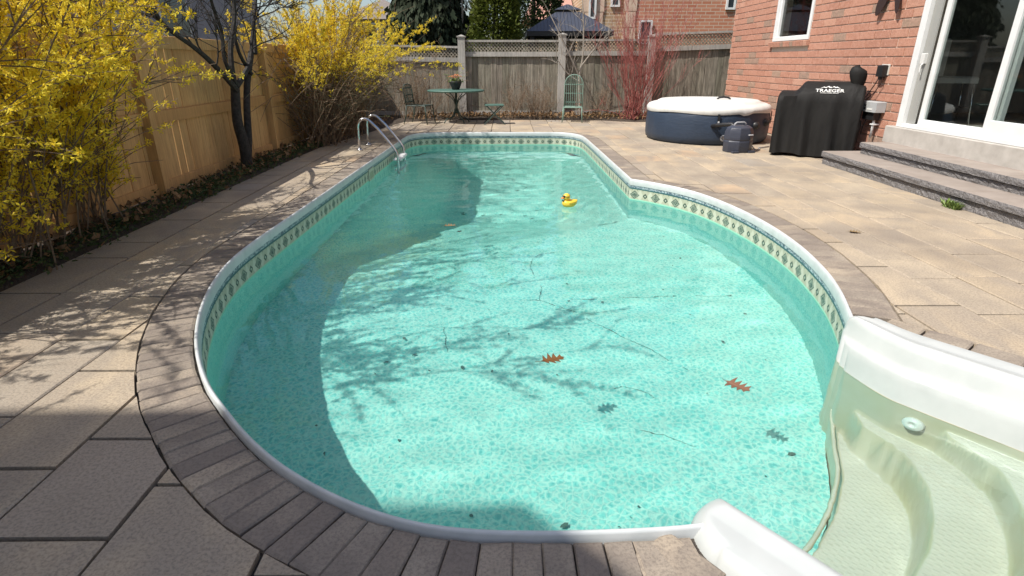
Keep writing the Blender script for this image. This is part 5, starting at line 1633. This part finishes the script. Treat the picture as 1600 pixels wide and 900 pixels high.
def nwin(x0, x1, z0, z1, y):
    mb = MB(); t = .06
    mb.box(x0, x0 + t, y - .06, y, z0, z1); mb.box(x1 - t, x1, y - .06, y, z0, z1); mb.box(x0 + t, x1 - t, y - .058, y, z0, z0 + t); mb.box(x0 + t, x1 - t, y - .058, y, z1 - t, z1)
    w_ = nbp(mb, "window", M_white)
    mb = MB(); mb.box(x0 + t, x1 - t, y - .03, y - .02, z0 + t, z1 - t); o = mb.build("pane", plain("dark_pane", (.03, .04, .05), .08), w_); return w_
nwin(2.62, 2.86, 2.5, 3.6, 20.29); nwin(3.75 + .45, 4.62, 1.75, 2.45, 19.95); nwin(3.32, 3.62, 2.85, 4.0, 20.34); nwin(6.9, 7.2, 2.75, 4.0, 19.99)
mb = MB(); mb.add([(2.1, 19.6, 6.4), (12.4, 19.6, 6.5), (12.4, 28.4, 6.5), (2.1, 28.4, 6.4), (5., 24, 9.), (9.5, 24, 9.)], [(0, 1, 5, 4), (1, 2, 5), (2, 3, 4, 5), (3, 0, 4), (3, 2, 1, 0)]); nbp(mb, "roof", M_shing)
gs = tag(empty("pink_roof_house", (2.2, 24, 0)), "low house with pinkish roof just visible over the gazebo", "house")
mb = MB(); mb.box(.9, 2.4, 22.6, 28, -.05, 2.6); mvp(mb.build("wall", M_bf), gs)
mb = MB(); mb.add([(.6, 22.3, 2.62), (2.44, 22.3, 2.62), (2.44, 28.3, 2.62), (.6, 28.3, 2.62), (1.1, 25.3, 3.8), (2.44, 25.3, 3.9)], [(0, 1, 5, 4), (2, 3, 4, 5), (3, 0, 4), (1, 2, 5), (3, 2, 1, 0)]); mvp(mb.build("roof", noisy("pinkish_shingles", (.38, .20, .16), (.46, .26, .21), 10, .9, .3)), gs)
def far_house(name, label, x0, x1, y0, y1, h, rh, wmat, rmat, wins, inset=1.6):
    e = tag(empty(name, ((x0 + x1) / 2, (y0 + y1) / 2, 0)), label, "house")
    mb = MB(); mb.box(x0, x1, y0, y1, -.05, h); mvp(mb.build("wall", wmat), e)
    cx, cy = (x0 + x1) / 2, (y0 + y1) / 2; o = .35
    if x1 - x0 > y1 - y0: a_, b_ = (x0 + inset, cy, h + rh), (x1 - inset, cy, h + rh); F = [(0, 1, 5, 4), (1, 2, 5), (2, 3, 4, 5), (3, 0, 4), (3, 2, 1, 0)]
    else: a_, b_ = (cx, y0 + inset, h + rh), (cx, y1 - inset, h + rh); F = [(0, 1, 4), (1, 2, 5, 4), (2, 3, 5), (3, 0, 4, 5), (3, 2, 1, 0)]
    mb = MB(); mb.add([(x0 - o, y0 - o, h), (x1 + o, y0 - o, h), (x1 + o, y1 + o, h), (x0 - o, y1 + o, h), a_, b_], F); rf = mvp(mb.build("roof", rmat), e)
    for (p0, p1, z0, z1, face) in wins:
        mb = MB(); mb2 = MB(); t = .07
        if face == 'y': 
            mb.box(p0 - t, p1 + t, y0 - .05, y0 - .002, z0 - t, z1 + t); mb2.box(p0, p1, y0 - .06, y0 - .051, z0, z1)
        else:
            mb.box(x1 + .002, x1 + .05, p0 - t, p1 + t, z0 - t, z1 + t); mb2.box(x1 + .051, x1 + .06, p0, p1, z0, z1)
        w_ = mvp(mb.build("window", M_white), e); mb2.build("pane", plain("dark_pane", (.03, .04, .05), .08), w_)
    return e
far_house("far_roof_house", "distant house with brown hipped roof showing between forsythia and conifer", -7.4, -4.25, 28, 33, 2.95, 1.0, noisy("taupe_stucco", (.30, .22, .18), (.36, .27, .22), 5, .9, 0), M_shing, [(-5.0, -4.6, 2.1, 2.75, 'y'), (-6.3, -5.8, 2.1, 2.75, 'y')], 2.2)
far_house("grey_siding_house", "grey sided house glimpsed through branches over the left fence", -15., -8.2, 9., 21., 3.6, 2.0, noisy("lilac_grey_siding", (.30, .29, .33), (.36, .35, .39), 3, .8, 0), noisy("grey_shingles", (.10, .10, .11), (.15, .15, .16), 10, .9, .3), [(11., 12., 1.6, 2.8, 'x'), (15., 16.2, 1.6, 2.8, 'x')], 3.)
